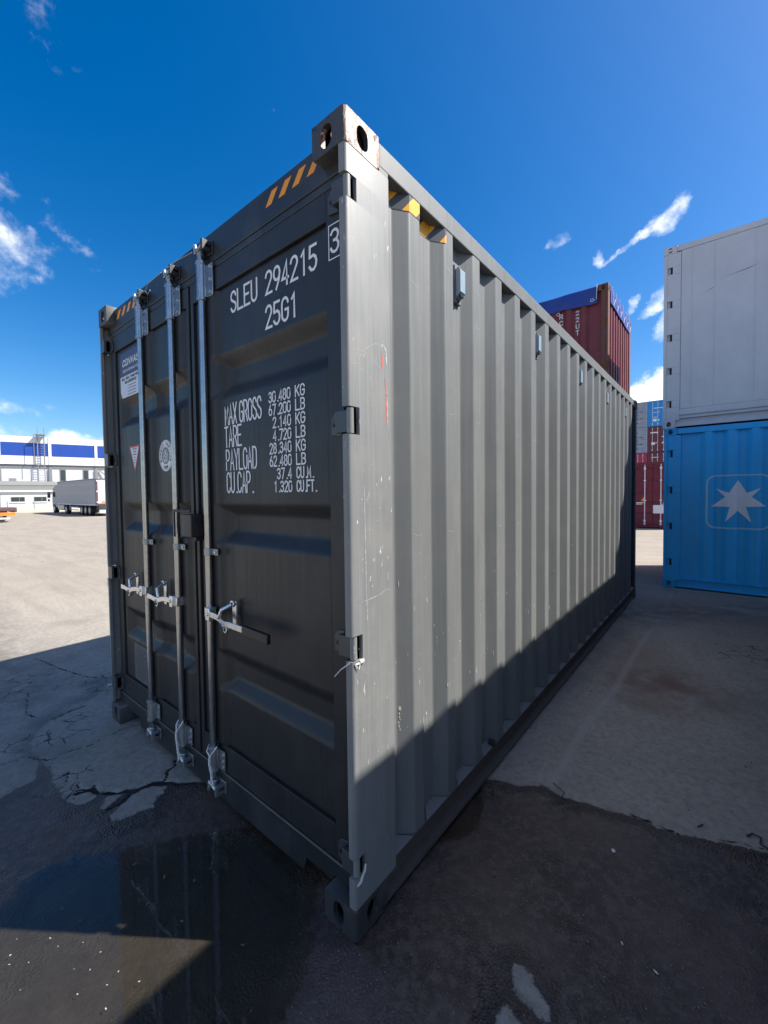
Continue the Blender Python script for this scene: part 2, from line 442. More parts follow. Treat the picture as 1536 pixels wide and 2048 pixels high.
def casting(parent, x, y, z, sx, sy, sz, mat, ex=0.0015):
    """x,y,z outer corner; sx=+1 body goes to -x; sy=+1 body goes to +y; sz=+1 top casting"""
    mb = MB(); flip = (sx*sy*sz) < 0
    vs = [(x+v[0]*sx+ex*sx, y+v[1]*sy-ex*sy, z+v[2]*sz) for v in _cast.v]
    mb.add(vs, [tuple(reversed(f)) if flip else f for f in _cast.f])
    o = mb.build('corner_casting', mat, parent, smooth=True, ang=30)
    import bmesh
    bm = bmesh.new(); bm.from_mesh(o.data); bmesh.ops.remove_doubles(bm, verts=bm.verts, dist=.0004)
    bmesh.ops.recalc_face_normals(bm, faces=bm.faces); bm.to_mesh(o.data); bm.free()
    b = o.modifiers.new('bevel', 'BEVEL'); b.width = .012; b.segments = 3; b.limit_method = 'WEIGHT'; b.use_clamp_overlap = False
    me = o.data; w = me.attributes.new('bevel_weight_edge', 'FLOAT', 'EDGE')
    lo = [min(v.co[i] for v in me.vertices) for i in range(3)]; hi = [max(v.co[i] for v in me.vertices) for i in range(3)]
    on = lambda v: {(i, k) for i in range(3) for k, L_ in ((0, lo), (1, hi)) if abs(v.co[i]-L_[i]) < 1e-4}
    for e in me.edges: w.data[e.index].value = 1.0 if len(on(me.vertices[e.vertices[0]]) & on(me.vertices[e.vertices[1]])) >= 2 else 0.0
    return o


# ------------------------------------------------------------------ corrugated walls
def corr_profile(y0, y1, first=.370, pitch=.2745, flat=.073, slope=.062, xo=-.006, xi=-.052, dip=True):
    """breakpoints (y, x) of a side wall; outer ridges at xo and valleys at xi"""
    pts = [(y0, xi)]
    k = 0
    while True:
        s = first + k*pitch
        if s + flat + slope > y1 - .02: break
        if s - slope > y0: pts += [(s-slope, xi), (s, xo), (s+flat, xo), (s+flat+slope, xi)]
        k += 1
    pts.append((y1, xi)); return pts


def prof_x(pts, y):
    for i in range(len(pts)-1):
        if pts[i][0] <= y <= pts[i+1][0]:
            a, b = pts[i], pts[i+1]; t_ = (y-a[0])/max(b[0]-a[0], 1e-9); return a[1]+(b[1]-a[1])*t_
    return pts[-1][1]


def corr_wall(name, pts, z0, z1, mat, parent, P=lambda y, x, z: (x, y, z), r=.006, flip=False):
    """sheet following pts with slightly rounded bends"""
    pl = []
    for i, p in enumerate(pts):
        if 0 < i < len(pts)-1:
            a = Vector(pts[i-1]); b = Vector(p); c = Vector(pts[i+1])
            da = (a-b).normalized(); dc = (c-b).normalized()
            pl += [b+da*r, (b*2+(b+da*r)+(b+dc*r))/4, b+dc*r]
        else: pl.append(Vector(p))
    rows = []
    for z in (z0, z1): rows.append([P(q.x, q.y, z) for q in pl])
    if flip: rows.reverse()
    mb = MB(); mb.sheet(rows)
    return mb.build(name, mat, parent)


def conform_fill(polys, pts, off, mat, name, parent, y_lo, y_hi, step=.012):
    """fill polygons given in (y,z), draped on the corrugated profile pts"""
    ys = sorted(set([round(y_lo+step*i, 5) for i in range(int((y_hi-y_lo)/step)+2)] + [p[0] for p in pts if y_lo < p[0] < y_hi]
                    + [q[0] for pg in polys for q in pg]))
    def spans(y):
        zs = []
        for pg in polys:
            n = len(pg)
            for i in range(n):
                a, b = pg[i], pg[(i+1) % n]
                if (a[0] <= y) != (b[0] <= y): zs.append(a[1]+(b[1]-a[1])*(y-a[0])/(b[0]-a[0]))
        return sorted(zs)
    mb = MB()
    for i in range(len(ys)-1):
        a, b = ys[i], ys[i+1]
        if b-a < 1e-5: continue
        e = (b-a)*.001; sa, sb = spans(a+e), spans(b-e)
        if len(sa) != len(sb): continue
        xa, xb = prof_x(pts, a)+off, prof_x(pts, b)+off
        for k in range(0, len(sa)-1, 2):
            mb.add([(xa, a, sa[k]), (xb, b, sb[k]), (xb, b, sb[k+1]), (xa, a, sa[k+1])], [(0, 1, 2, 3)])
    return mb.build(name, mat, parent)


# ------------------------------------------------------------------ a plainer container for the yard
def container(label, loc, rz, L, H, mat, cast_mat=None, group=None, corrugated=True, doors=True, bar_mat=None,
              end_plain=False, first=.30, open_top=False, name='shipping_container', side_mat=None, hinges=4, letters=None, roof=True):
    W = 2.438
    t = thing(name, label, 'container', loc, rz, group)
    cm = cast_mat or mat; sm = side_mat or mat; bm_ = bar_mat or M['gal']
    for (x, sx) in ((0, 1), (-W, -1)):
        for (y, sy) in ((0, 1), (L, -1)):
            casting(t, x, y, H, sx, sy, 1, cm); casting(t, x, y, 0, sx, sy, -1, cm)
            pb = MB()
            xa = x-.004*sx; pb.box(xa, xa-.155*sx, y+.004*sy, y+.05*sy, .118, H-.118)
            # side plate of the post with hinge notches at the door end
            zc = [.118, H-.118]
            if y == 0 and hinges:
                zs = [.118]
                for k in range(hinges):
                    zz = .118+(H-.236)*(k+.5)/hinges; zs += [zz-.055, zz+.055]
                zs.append(H-.118)
                for i in range(0, len(zs), 2): pb.box(xa, xa-.01*sx, .051, .23, zs[i], zs[i+1])
                for i in range(1, len(zs)-1, 2): pb.box(xa, xa-.01*sx, .12, .23, zs[i], zs[i+1])
                pb.box(xa-.03*sx, xa-.04*sx, .051, .23, .118, H-.118)
                for i in range(1, len(zs)-1, 2): MB().box(xa-.006*sx, xa-.014*sx, .092, .119, zs[i]+.002, zs[i+1]-.002).build('hinge_slot_shade', M['hole'], t)  # dark block in each notch stands for the shade inside it
            else:
                pb.box(xa, xa-.01*sx, y+.051*sy, y+(.23 if y == 0 else .12)*sy, .118, H-.118)
            pb.build('corner_post', mat, t, bevel=.004)
    for x, sx in ((0, 1), (-W, -1)):
        MB().box(x-.003*sx, x-.063*sx, .179, L-.179, H-.10, H-.012).build('top_rail', mat, t, bevel=.004)
        rb = MB(); rb.box(x-.003*sx, x-.05*sx, .179, L-.179, .148, .158); rb.box(x-.04*sx, x-.05*sx, .179, L-.179, .03, .148); rb.box(x-.003*sx, x-.05*sx, .179, L-.179, .018, .03)
        rb.build('bottom_rail', mat, t)
        ys, ye = .2305, L-.1215
        if corrugated:
            pts = corr_profile(ys, ye, first=first+.07)
            if sx > 0: corr_wall('side_wall', pts, .158, H-.10, sm, t, flip=False)
            else: corr_wall('side_wall', pts, .158, H-.10, sm, t, P=lambda y, xx, z: (-W-xx, y, z), flip=True)
        else:
            wb = MB(); n = max(1, int(round((ye-ys)/1.15)))
            pw = MB()
            for i in range(n):
                a = ys+(ye-ys)*i/n; b_ = ys+(ye-ys)*(i+1)/n
                p_ = MB().box(x-.012*sx, x-.03*sx, a+.004, b_-.004, .30, H-.103).build('side_panel', sm, t, bevel=.003)
                MB().box(x-.008*sx, x-.0119*sx, b_-.03, b_+.02, .30, H-.103).build('panel_joint', sm, t, bevel=.0015)
            MB().box(x-.006*sx, x-.03*sx, ys, ye, .2, .297).build('kick_strip', sm, t, bevel=.004)
            MB().box(x-.032*sx, x-.05*sx, ys, ye, .158, H-.105).build('inner_wall', mat, t)
    # ends
    MB().box(-W+.163, -.163, .004, .06, H-.12, H-.012).build('header', mat, t, bevel=.004)
    MB().box(-W+.163, -.163, .004, .06, .03, .15).build('sill', mat, t, bevel=.004)
    MB().box(-W+.163, -.163, L-.06, L-.004, H-.12, H-.012).build('header', mat, t, bevel=.004)
    MB().box(-W+.163, -.163, L-.06, L-.004, .03, .15).build('sill', mat, t, bevel=.004)
    # far end wall, corrugated
    if not end_plain:
        pts = corr_profile(-W+.1605, -.1605, first=-W+.26, pitch=.25, flat=.085, slope=.035, xo=L-.012, xi=L-.055)
        corr_wall('end_wall', pts, .151, H-.121, sm, t, P=lambda y, x, z: (y, x, z), flip=True)
    else:
        MB().box(-W+.1605, -.1605, L-.05, L-.02, .151, H-.121).build('end_wall', sm, t)
    if roof: MB().box(-W+.064, -.064, .061, L-.061, H-.045, H-.03).build('roof', mat, t)
    MB().box(-W+.051, -.051, .061, L-.061, .12, .15).build('floor', M['hole'], t)
    if doors:
        for s0, s1 in ((-.161, -1.212), (-1.226, -W+.161)):
            db = MB(); n = 5; z0, z1 = .153, H-.123; hz = (z1-z0)/n
            prof = []
            for i in range(n):
                a = z0+hz*i; prof += [(a, 0), (a+hz*.62, 0), (a+hz*.74, .03), (a+hz*.88, .03), (a+hz, 0)]
            rows = [[(s0, .045+d, z) for z, d in prof], [(s1, .045+d, z) for z, d in prof]]
            db.sheet(rows)
            d_ = db.build('door', mat, t)
            c = (s0+s1)/2
            for bx in (c-.25, c+.25):
                q = MB(); q.tube([(bx, .022, .06), (bx, .022, H-.06)], .019, 8)
                for zz in (.15, .30, H*.42, H*.72, H-.27): q.box(bx-.04, bx+.04, .008, .044, zz-.045, zz+.045) if zz in (.15, .30, H-.27) else q.box(bx-.045, bx+.045, .006, .04, zz-.02, zz+.02)
                bar = q.build('locking_bar', bm_, t)
                hb = MB(); sgn = 1 if bx < c else -1
                hb.box(bx, bx+.42*sgn, .0, .014, .98+(.06 if sgn < 0 else 0), 1.015+(.06 if sgn < 0 else 0)); hb.build('handle', bm_, bar)
            if letters:
                ob_ = letters(t, d_, s0, s1)
    return t


# ================================================================== THE GROUND
WR = [(-0.057, 1.054), (0.01, 1.083), (0.148, 1.123), (0.25, 1.214), (0.34, 1.189), (0.445, 1.211), (0.594, 1.242), (0.705, 1.274), (0.78, 1.257), (0.906, 1.299), (1.011, 1.342), (1.066, 1.355), (1.168, 1.387), (2.2, 1.62), (3.5, 1.5)]
SLAB = [(-1.275, 0.066), (-1.316, 0.017), (-1.431, -0.064), (-1.475, -0.106), (-1.491, -0.167), (-1.527, -0.21), (-1.555, -0.263), (-1.604, -0.294), (-1.64, -0.314), (-1.589, -0.343), (-1.589, -0.372), (-1.609, -0.416), (-1.657, -0.432), (-1.714, -0.44), (-1.811, -0.439), (-1.954, -0.437), (-2.103, -0.429), (-2.219, -0.444), (-2.393, -0.459), (-2.506, -0.439), (-2.616, -0.385), (-2.717, -0.313), (-2.761, -0.267), (-2.805, -0.07), (-2.886, -0.006), (-3.009, 0.177)]
ISL1 = [(-1.391, -0.329), (-1.336, -0.338), (-1.303, -0.3), (-1.292, -0.238), (-1.274, -0.184), (-1.334, -0.145), (-1.344, -0.092), (-1.379, -0.064), (-1.433, -0.098), (-1.462, -0.153), (-1.451, -0.22), (-1.414, -0.278)]
ISL2 = [(-1.494, -0.341), (-1.461, -0.336), (-1.48, -0.287), (-1.506, -0.217), (-1.541, -0.245), (-1.548, -0.296)]
LSLAB = [(-3.4, -.9), (-2.75, -.62), (-2.55, -0.58), (-2.512, -0.54), (-2.383, -0.491), (-2.227, -0.45), (-2.138, -0.474), (-2.026, -0.509), (-2.02, -0.586), (-1.991, -0.656), (-2.1, -.9), (-2.6, -1.5)]
I3 = [(0.481, 0.3), (0.514, 0.293), (0.539, 0.266), (0.571, 0.254), (0.596, 0.231), (0.598, 0.205), (0.583, 0.2), (0.546, 0.206), (0.508, 0.212), (0.485, 0.232), (0.467, 0.257), (0.47, 0.288)]
I4 = [(0.481, 0.162), (0.502, 0.156), (0.519, 0.149), (0.546, 0.161), (0.545, 0.13), (0.52, .08), (0.487, 0.08), (0.475, 0.12)]
WET = [SLAB[i] for i in range(19)] + LSLAB[5:11] + [(-1.9, -1.2), (-1.6, -2.2), (4.5, -2.2), (4.5, 1.5)] + WR[::-1]
CRACKS = [  # polyline, half width
    ([(-2.805, -0.07), (-2.792, -0.164), (-2.747, -0.27)], .008),
    ([(-2.356, -0.607), (-2.361, -0.495), (-2.257, -0.444), (-2.197, -0.417), (-2.193, -0.314), (-2.174, -0.225), (-2.186, -0.124), (-2.208, -0.022), (-2.20, .08)], .0045),
    ([(-1.58, 0.071), (-1.525, 0.038), (-1.51, -0.005), (-1.435, -0.058)], .009),
    ([(-1.286, 0.049), (-1.345, -0.014), (-1.435, -0.058), (-1.468, -0.109), (-1.484, -0.169), (-1.52, -0.213), (-1.548, -0.266), (-1.604, -0.309), (-1.691, -0.33), (-1.709, -0.391)], .011),
    ([(-1.425, -0.067), (-1.462, -0.136), (-1.478, -0.211), (-1.439, -0.27), (-1.441, -0.328)], .010),
    ([(-4.315, -0.081), (-3.837, -0.004), (-3.594, 0.049), (-3.341, 0.117), (-3.227, 0.244), (-3.0, .35)], .006),
    ([(-2.103, -0.429), (-2.167, -0.384)], .004), ([(-1.937, -0.441), (-1.956, -0.369)], .004),
    ([(-1.714, -0.44), (-1.739, -0.384), (-1.705, -0.341)], .006), ([(-1.611, -0.315), (-1.714, -0.316)], .006),
    ([(-1.664, -0.431), (-1.717, -0.382), (-1.811, -0.359)], .005), ([(-1.834, -0.441), (-1.862, -0.399), (-1.96, -0.372)], .005),
    ([(-3.4, -.3), (-3.0, -.38), (-2.85, -.33)], .005),
    ([(0.667, 1.272), (0.777, 1.288), (0.856, 1.284)], .006), ([(1.0, 1.36), (1.3, 1.47)], .005),
]


def poly_sdf(X, Y, poly):
    P = np.array(poly, float); n = len(P); d = np.full(X.shape, 1e9); ins = np.zeros(X.shape, bool)
    for i in range(n):
        a = P[i]; b = P[(i+1) % n]; ab = b-a; L2 = max((ab**2).sum(), 1e-12)
        t_ = np.clip(((X-a[0])*ab[0]+(Y-a[1])*ab[1])/L2, 0, 1)
        d = np.minimum(d, (X-a[0]-t_*ab[0])**2+(Y-a[1]-t_*ab[1])**2)
        c = ((a[1] <= Y) != (b[1] <= Y)); xx = a[0]+(b[0]-a[0])*(Y-a[1])/((b[1]-a[1]) or 1e-12)
        ins ^= c & (X < xx)
    d = np.sqrt(d); return np.where(ins, d, -d)


def line_dist(X, Y, pl):
    d = np.full(X.shape, 1e9)
    for a, b in zip(pl[:-1], pl[1:]):
        a = np.array(a); b = np.array(b); ab = b-a; t_ = np.clip(((X-a[0])*ab[0]+(Y-a[1])*ab[1])/max((ab**2).sum(), 1e-12), 0, 1)
        d = np.minimum(d, (X-a[0]-t_*ab[0])**2+(Y-a[1]-t_*ab[1])**2)
    return np.sqrt(d)


def vnoise(X, Y, scale, seed, oct=4):
    r = np.random.default_rng(seed); out = np.zeros(X.shape); amp = 1; tot = 0
    for o in range(oct):
        G = r.random((256, 256)); x = X*scale; y = Y*scale
        xi = np.floor(x).astype(int); yi = np.floor(y).astype(int); fx = x-xi; fy = y-yi
        fx = fx*fx*(3-2*fx); fy = fy*fy*(3-2*fy)
        g = lambda i, j: G[(xi+i) % 256, (yi+j) % 256]
        out += amp*((g(0, 0)*(1-fx)+g(1, 0)*fx)*(1-fy)+(g(0, 1)*(1-fx)+g(1, 1)*fx)*fy); tot += amp
        amp *= .55; scale *= 2.03
    return out/tot


def axis(lo, hi, dlo, dhi, step, grow=1.22):
    a = list(np.arange(dlo, dhi, step)); s = step; x = a[-1]
    while x < hi: s = min(s*grow, 60); x += s; a.append(x)
    s = step; x = dlo; b = []
    while x > lo: s = min(s*grow, 60); x -= s; b.append(x)
    return np.array(b[::-1]+a)


def ground_material():
    mt, t, b = new_mat('yard_concrete')
    geo = t.node('ShaderNodeNewGeometry'); P = geo.outputs['Position']
    at = lambda n: (lambda nd: nd.outputs['Fac'])(t.node('ShaderNodeAttribute', attribute_name=n))
    wet_a, damp_a, stain_a, ridge_a, crack_a = at('wet'), at('damp'), at('stain'), at('ridge'), at('crack')
    n_big = t.noise(P, .35, 5, .6); n_mid = t.noise(P, 2.2, 6, .62); n_fine = t.noise(P, 26, 6, .7); n_grit = t.noise(P, 170, 4, .7)
    dry_base = t.mix(n_mid, (.262, .238, .205), (.37, .333, .285))
    dry_base = t.mix(t.ramp(n_big, .35, .65), dry_base, t.mix(n_mid, (.30, .272, .232), (.41, .368, .312)))
    st = t.noise(t.mapping(P, (.22, 1.6, 1), (0, 0, math.radians(78))), 1.3, 6, .7)
    st2 = t.noise(t.mapping(P, (.5, 5.5, 1), (0, 0, math.radians(84))), 1.0, 5, .7)
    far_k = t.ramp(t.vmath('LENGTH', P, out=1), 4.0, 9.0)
    dry = t.mix(t.math('MULTIPLY', t.math('MULTIPLY', t.ramp(st, .46, .62), .6), t.math('MAXIMUM', far_k, .12)), dry_base, (.17, .148, .122))
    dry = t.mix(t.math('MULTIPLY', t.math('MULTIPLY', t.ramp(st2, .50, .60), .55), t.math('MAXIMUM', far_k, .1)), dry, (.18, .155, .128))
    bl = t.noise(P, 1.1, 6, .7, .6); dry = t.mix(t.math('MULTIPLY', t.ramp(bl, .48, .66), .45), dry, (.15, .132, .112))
    dry = t.mix(t.math('MULTIPLY', far_k, .55), dry, (.33, .275, .215))  # sunlit yard toned apart from the shaded near slab, light balanced in colour
    dry = t.mix(t.math('MULTIPLY', t.ramp(n_fine, .35, .7), .6), dry, (.17, .155, .135))
    dry = t.mix(t.math('MULTIPLY', t.ramp(n_grit, .56, .68), .65), dry, (.09, .08, .07))
    dry = t.mix(t.math('MULTIPLY', t.ramp(n_grit, .36, .26), .35), dry, (.45, .42, .38))
    # dark grit flecks
    vo = t.node('ShaderNodeTexVoronoi'); t.put(vo.inputs['Vector'], P); vo.inputs['Scale'].default_value = 24
    fl = t.math('MULTIPLY', t.ramp(vo.outputs['Distance'], .10, .05), t.ramp(n_mid, .50, .62))
    dry = t.mix(fl, dry, (.035, .03, .028))
    # damp and wet tones
    edge = t.math('MULTIPLY_ADD', t.math('SUBTRACT', n_fine, .5), .05, t.math('MULTIPLY', t.math('SUBTRACT', n_grit, .5), .02))
    wetk = t.ramp(t.math('ADD', wet_a, edge), -.004, .006)
    wetc = None; rim = t.math('SUBTRACT', t.ramp(t.math('ADD', wet_a, edge), -.01, .0), t.ramp(t.math('ADD', wet_a, edge), .03, .11))
    dampk = t.math('MULTIPLY', damp_a, t.ramp(t.noise(P, 5, 6, .65), .30, .62))
    damp = t.mix(n_fine, (.085, .076, .066), (.16, .142, .12))
    wetc = t.mix(t.ramp(n_mid, .35, .65), (.026, .017, .014), (.088, .058, .047))
    wetc = t.mix(t.math('MULTIPLY', t.ramp(n_fine, .45, .62), .6), wetc, (.11, .088, .074))
    wetc = t.mix(t.math('MULTIPLY', t.math('MAXIMUM', rim, 0.0), .35), wetc, (.02, .016, .014))
    wetc = t.mix(t.ramp(n_grit, .60, .68), wetc, (.20, .17, .145))
    silt = t.mix(n_fine, (.022, .019, .016), (.066, .060, .050))
    wetc = t.mix(t.ramp(at('pud'), 0, .12), wetc, silt)
    base = t.mix(t.math('MULTIPLY', stain_a, .85), dry, (.155, .085, .066))
    base = t.mix(ridge_a, base, (.33, .31, .28))
    base = t.mix(dampk, base, damp)
    base = t.mix(wetk, base, wetc)
    ck = t.ramp(t.math('ADD', crack_a, t.math('MULTIPLY', t.math('SUBTRACT', n_fine, .5), .010)), -.0015, .0015)
    wp = t.vmath('ADD', P, t.vmath('SCALE', t.noise(P, 9, 4, .6, 0, out=1)))
    wp.node.inputs[1].links[0].from_node.inputs['Scale'].default_value = .09
    ve = t.node('ShaderNodeTexVoronoi', feature='DISTANCE_TO_EDGE'); t.put(ve.inputs['Vector'], wp); ve.inputs['Scale'].default_value = 6.5
    ck2 = t.math('MULTIPLY', t.ramp(ve.outputs['Distance'], .030, .008), t.ramp(t.math('MULTIPLY', at('alli'), t.noise(P, 4.5, 3)), .38, .47))
    ck = t.math('MAXIMUM', ck, t.math('MULTIPLY', ck2, .9))
    base = t.mix(ck, base, (.018, .016, .014))
    t.put(b.inputs['Base Color'], base)
    rgh = t.mix(wetk, t.mix(dampk, (.88,)*3, (.6,)*3), t.mix(t.ramp(n_mid, .35, .6), (.33,)*3, (.52,)*3))
    t.put(b.inputs['Roughness'], rgh)
    t.put(b.inputs['Specular IOR Level'], t.math('MULTIPLY_ADD', wetk, .10, .32))
    vg = t.node('ShaderNodeTexVoronoi'); t.put(vg.inputs['Vector'], P); vg.inputs['Scale'].default_value = 110
    h = t.math('MULTIPLY_ADD', n_fine, 1.2, t.math('MULTIPLY', n_grit, .7))
    h = t.math('ADD', h, t.math('MULTIPLY', t.math('MULTIPLY', vg.outputs['Distance'], t.math('MAXIMUM', rim, 0.0)), 1.6))
    gran = t.math('MULTIPLY', wetk, t.ramp(t.noise(P, 3.1, 4, .6), .45, .62))
    h = t.math('ADD', h, t.math('MULTIPLY', t.math('MULTIPLY', vg.outputs['Distance'], gran), 1.1))
    h = t.math('SUBTRACT', h, t.math('MULTIPLY', ck, 2.2))
    h = t.math('SUBTRACT', h, t.math('MULTIPLY', wetk, .6))
    t.put(b.inputs['Normal'], t.bump(h, .55, .006))
    return mt


def build_ground():
    xs = axis(-420, 320, -4.4, 2.3, .0135); ys = axis(-160, 620, -1.3, 3.2, .0135)
    X, Y = np.meshgrid(xs, ys); sh = X.shape
    near = (np.abs(X+1) < 5) & (np.abs(Y-1) < 5)
    nz = (vnoise(X, Y, 9, 3, 5)-.5)
    wx = X + (vnoise(X, Y, 14, 5)-.5)*.03; wy = Y + (vnoise(X, Y, 14, 6)-.5)*.03
    wet = poly_sdf(wx, wy, WET)
    for pg in (ISL1, ISL2, I3, I4): wet = np.minimum(wet, -poly_sdf(wx, wy, pg))
    damp = np.clip(1.15-line_dist(wx, wy, [(-2.2, -.47), (-2.5, -.43), (-2.75, -.3), (-2.9, -.05), (-3.2, .12)])/.22, 0, 1)
    left = np.clip((-(wx)-2.75)/.5, 0, 1)*np.clip((.25-wy)/.5, 0, 1)*np.clip((wy+1.2)/.5, 0, 1)
    damp = np.maximum(damp, left*.7)
    damp = np.maximum(damp, .45*np.clip(1.2-line_dist(wx, wy, [(0, 2.2), (.05, 3.2), (.1, 4.5)])/.13, 0, 1))
    damp = np.maximum(damp, .9*np.clip(1.3-line_dist(wx, wy, [(.1, 4.9), (.5, 5.6), (1.0, 5.9), (1.6, 6.4)])/.45, 0, 1))  # damp zone, deepened as contact shadow toward the blue container's base
    damp = np.where(poly_sdf(wx, wy, SLAB) > 0, damp*.25, damp); damp = np.where(poly_sdf(wx, wy, LSLAB) > 0, damp*.3, damp)
    stain = np.clip(1.25-np.hypot((wx-.62)/.46, (wy-2.95)/.50), 0, 1)*np.clip(vnoise(X, Y, 6, 11)*2.2-.3, 0, 1)
    stain = np.maximum(stain, .5*np.clip(1.2-np.hypot((wx-.35)/.35, (wy-3.6)/.7), 0, 1))
    ridge = np.clip(1.2-line_dist(wx, wy, [(.40, 6.4), (.403, 5.28), (.40, 4.82), (.345, 3.868), (.339, 2.65), (.286, 1.96), (.281, 1.25)])/.035, 0, 1)*.6
    crack = np.full(sh, -1.0)
    jx = X + (vnoise(X, Y, 26, 21)-.5)*.035; jy = Y + (vnoise(X, Y, 26, 22)-.5)*.035
    for pl, w in CRACKS: crack = np.maximum(crack, w-line_dist(jx, jy, pl))
    # joints of the cast slabs farther off
    Z = -.004 + nz*.004
    Z = Z - np.clip(wet/.12, 0, 1)*.006 - np.clip((crack+.004)/.01, 0, 1)*.010
    pud = (poly_sdf(X, Y, PUD)); Z = Z - np.clip(pud/.10+.15, 0, 1)*.010
    pud2 = (poly_sdf(X, Y, PUD2)); Z = Z - np.clip(pud2/.10+.15, 0, 1)*.008
    Z = np.where(near, Z, -.006)
    verts = np.stack([X.ravel(), Y.ravel(), Z.ravel()], 1)
    ny, nx = sh; idx = np.arange(nx*ny).reshape(ny, nx)
    faces = np.stack([idx[:-1, :-1].ravel(), idx[:-1, 1:].ravel(), idx[1:, 1:].ravel(), idx[1:, :-1].ravel()], 1)
    me = bpy.data.meshes.new('ground'); me.vertices.add(len(verts)); me.vertices.foreach_set('co', verts.ravel())
    nf = len(faces); me.loops.add(nf*4); me.loops.foreach_set('vertex_index', faces.ravel().astype(np.int32))
    me.polygons.add(nf); me.polygons.foreach_set('loop_start', np.arange(0, nf*4, 4, dtype=np.int32))
    me.polygons.foreach_set('use_smooth', np.ones(nf, bool)); me.update(calc_edges=True)
    alli = np.zeros(sh)
    for ax, ay, ar in ((-1.85, -.42, .26), (-2.5, -.30, .42), (-3.1, .25, .5), (-2.0, .35, .35), (-3.6, -.3, .6), (1.2, 4.2, .6)): alli = np.maximum(alli, np.clip(1.3-np.hypot(wx-ax, wy-ay)/ar, 0, 1))
    for nm, A in (('alli', alli), ('pud', pud), ('wet', wet), ('damp', damp), ('stain', stain), ('ridge', ridge), ('crack', crack)):
        a = me.attributes.new(nm, 'FLOAT', 'POINT'); a.data.foreach_set('value', A.ravel().astype(np.float32))
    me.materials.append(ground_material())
    o = bpy.data.objects.new('ground', me); COL.objects.link(o); tag(o, kind='structure')
    return o


PUD = [(-1.9, -1.9), (-1.32, -1.15), (-1.195, -0.763), (-1.208, -0.721), (-1.27, -0.684), (-1.273, -0.646), (-1.267, -0.594), (-1.227, -0.498), (-1.167, -0.429), (-1.115, -0.373), (-1.031, -0.262), (-0.977, -0.162), (-0.904, -0.089), (-0.80, 0.03), (-.55, .18), (-.3, .10), (-0.2, -0.02), (-0.08, -0.14), (-.03, -0.29), (-.15, -.5), (-.3, -.8), (-.5, -1.9)]
PUD2 = [(-0.059, 1.02), (0.005, 0.963), (0.083, 0.817), (0.099, 0.726), (0.065, 0.622), (-0.027, 0.52), (-.3, .35), (-.6, .5), (-.5, .95)]
ground = build_ground()


def puddle(poly, z):
    pts = []
    n = len(poly)
    for i in range(n):
        a = Vector(poly[i]); b = Vector(poly[(i+1) % n]); k = max(2, int((b-a).length/.012))
        for j in range(k):
            q = a.lerp(b, j/k); s = .010
            nx_ = float(vnoise(np.array([q.x]), np.array([q.y]), 22, 31, 3)[0])-.5; ny_ = float(vnoise(np.array([q.x]), np.array([q.y]), 22, 32, 3)[0])-.5
            pts.append((q.x+nx_*s*5, q.y+ny_*s*5, z))
    area = sum(pts[i][0]*pts[(i+1) % len(pts)][1]-pts[(i+1) % len(pts)][0]*pts[i][1] for i in range(len(pts)))
    if area < 0: pts.reverse()
    o = MB().add(pts, [tuple(range(len(pts)))]).build('puddle', M['water']); tag(o, kind='structure'); return o
M['water'] = fresnel_water('puddle_water')
puddle(PUD, -.0035); puddle(PUD2, -.0045)

# ================================================================== THE GREY CONTAINER
W, L, H = 2.438, 6.058, 2.896
main = thing('shipping_container', 'large dark grey twenty foot container in the foreground with closed doors and three locking bars', 'container')
DY = .050   # outer surface of the doors

casting(main, 0, 0, H, 1, 1, 1, M['casting_worn_lit'])['label'] = 'worn corner casting scraped to bare rusty metal on the sun side, shade painted on the other faces'
casting(main, 0, 0, 0, 1, 1, -1, M['casting'])
casting(main, -W, 0, H, -1, 1, 1, M['casting']); casting(main, -W, 0, 0, -1, 1, -1, M['casting'])
for z_, sz in ((H, 1), (0, -1)):
    casting(main, 0, L, z_, 1, -1, sz, M['casting']); casting(main, -W, L, z_, -1, -1, sz, M['casting'])

NOTCH = [(.228, .300), (1.012, 1.100), (1.805, 1.900), (2.600, 2.682)]


def door_post(sx, x):
    """J shaped post at the door end with notches for the hinge pins"""
    mb = MB(); z = .1185; segs = []
    for a, b in NOTCH: segs.append((z, a)); z = b
    segs.append((z, H-.1185))
    r = .014
    prof = [(-.030, 0), (-r, 0)] + [(-r+r*math.sin(math.radians(a)), r-r*math.cos(math.radians(a))) for a in (22, 45, 68)] + [(0, r), (0, .23), (-.009, .23), (-.009, .016), (-.030, .016)]
    for a, b in segs:
        pf = [(x+p[0]*sx, p[1]) for p in prof]
        if sx < 0: pf = pf[::-1]
        mb.prism(pf, 'z', a, b)
    for a, b in NOTCH: mb.box(x, x-.009*sx, .055, .23, a, b)
    mb.box(x-.0095*sx, x-.064*sx, .062, .23, .1185, H-.1185)
    o = mb.build('corner_post', M['post'], main, smooth=True, ang=30); fixn(o)
    for a, b in NOTCH:
        pb = MB(); pb.tube([(x-.013*sx, .021, a+.004), (x-.013*sx, .021, b-.004)], .0125, 12)
        pb.build('hinge_pin', M['post'], o, smooth=True)
    return o
pR = door_post(1, 0); pL = door_post(-1, -W)
for x, sx in ((0, 1), (-W, -1)):
    MB().box(x-.004*sx, x-.12*sx, L-.004, L-.12, .1185, H-.1185).build('corner_post', M['frame'], main, bevel=.005)
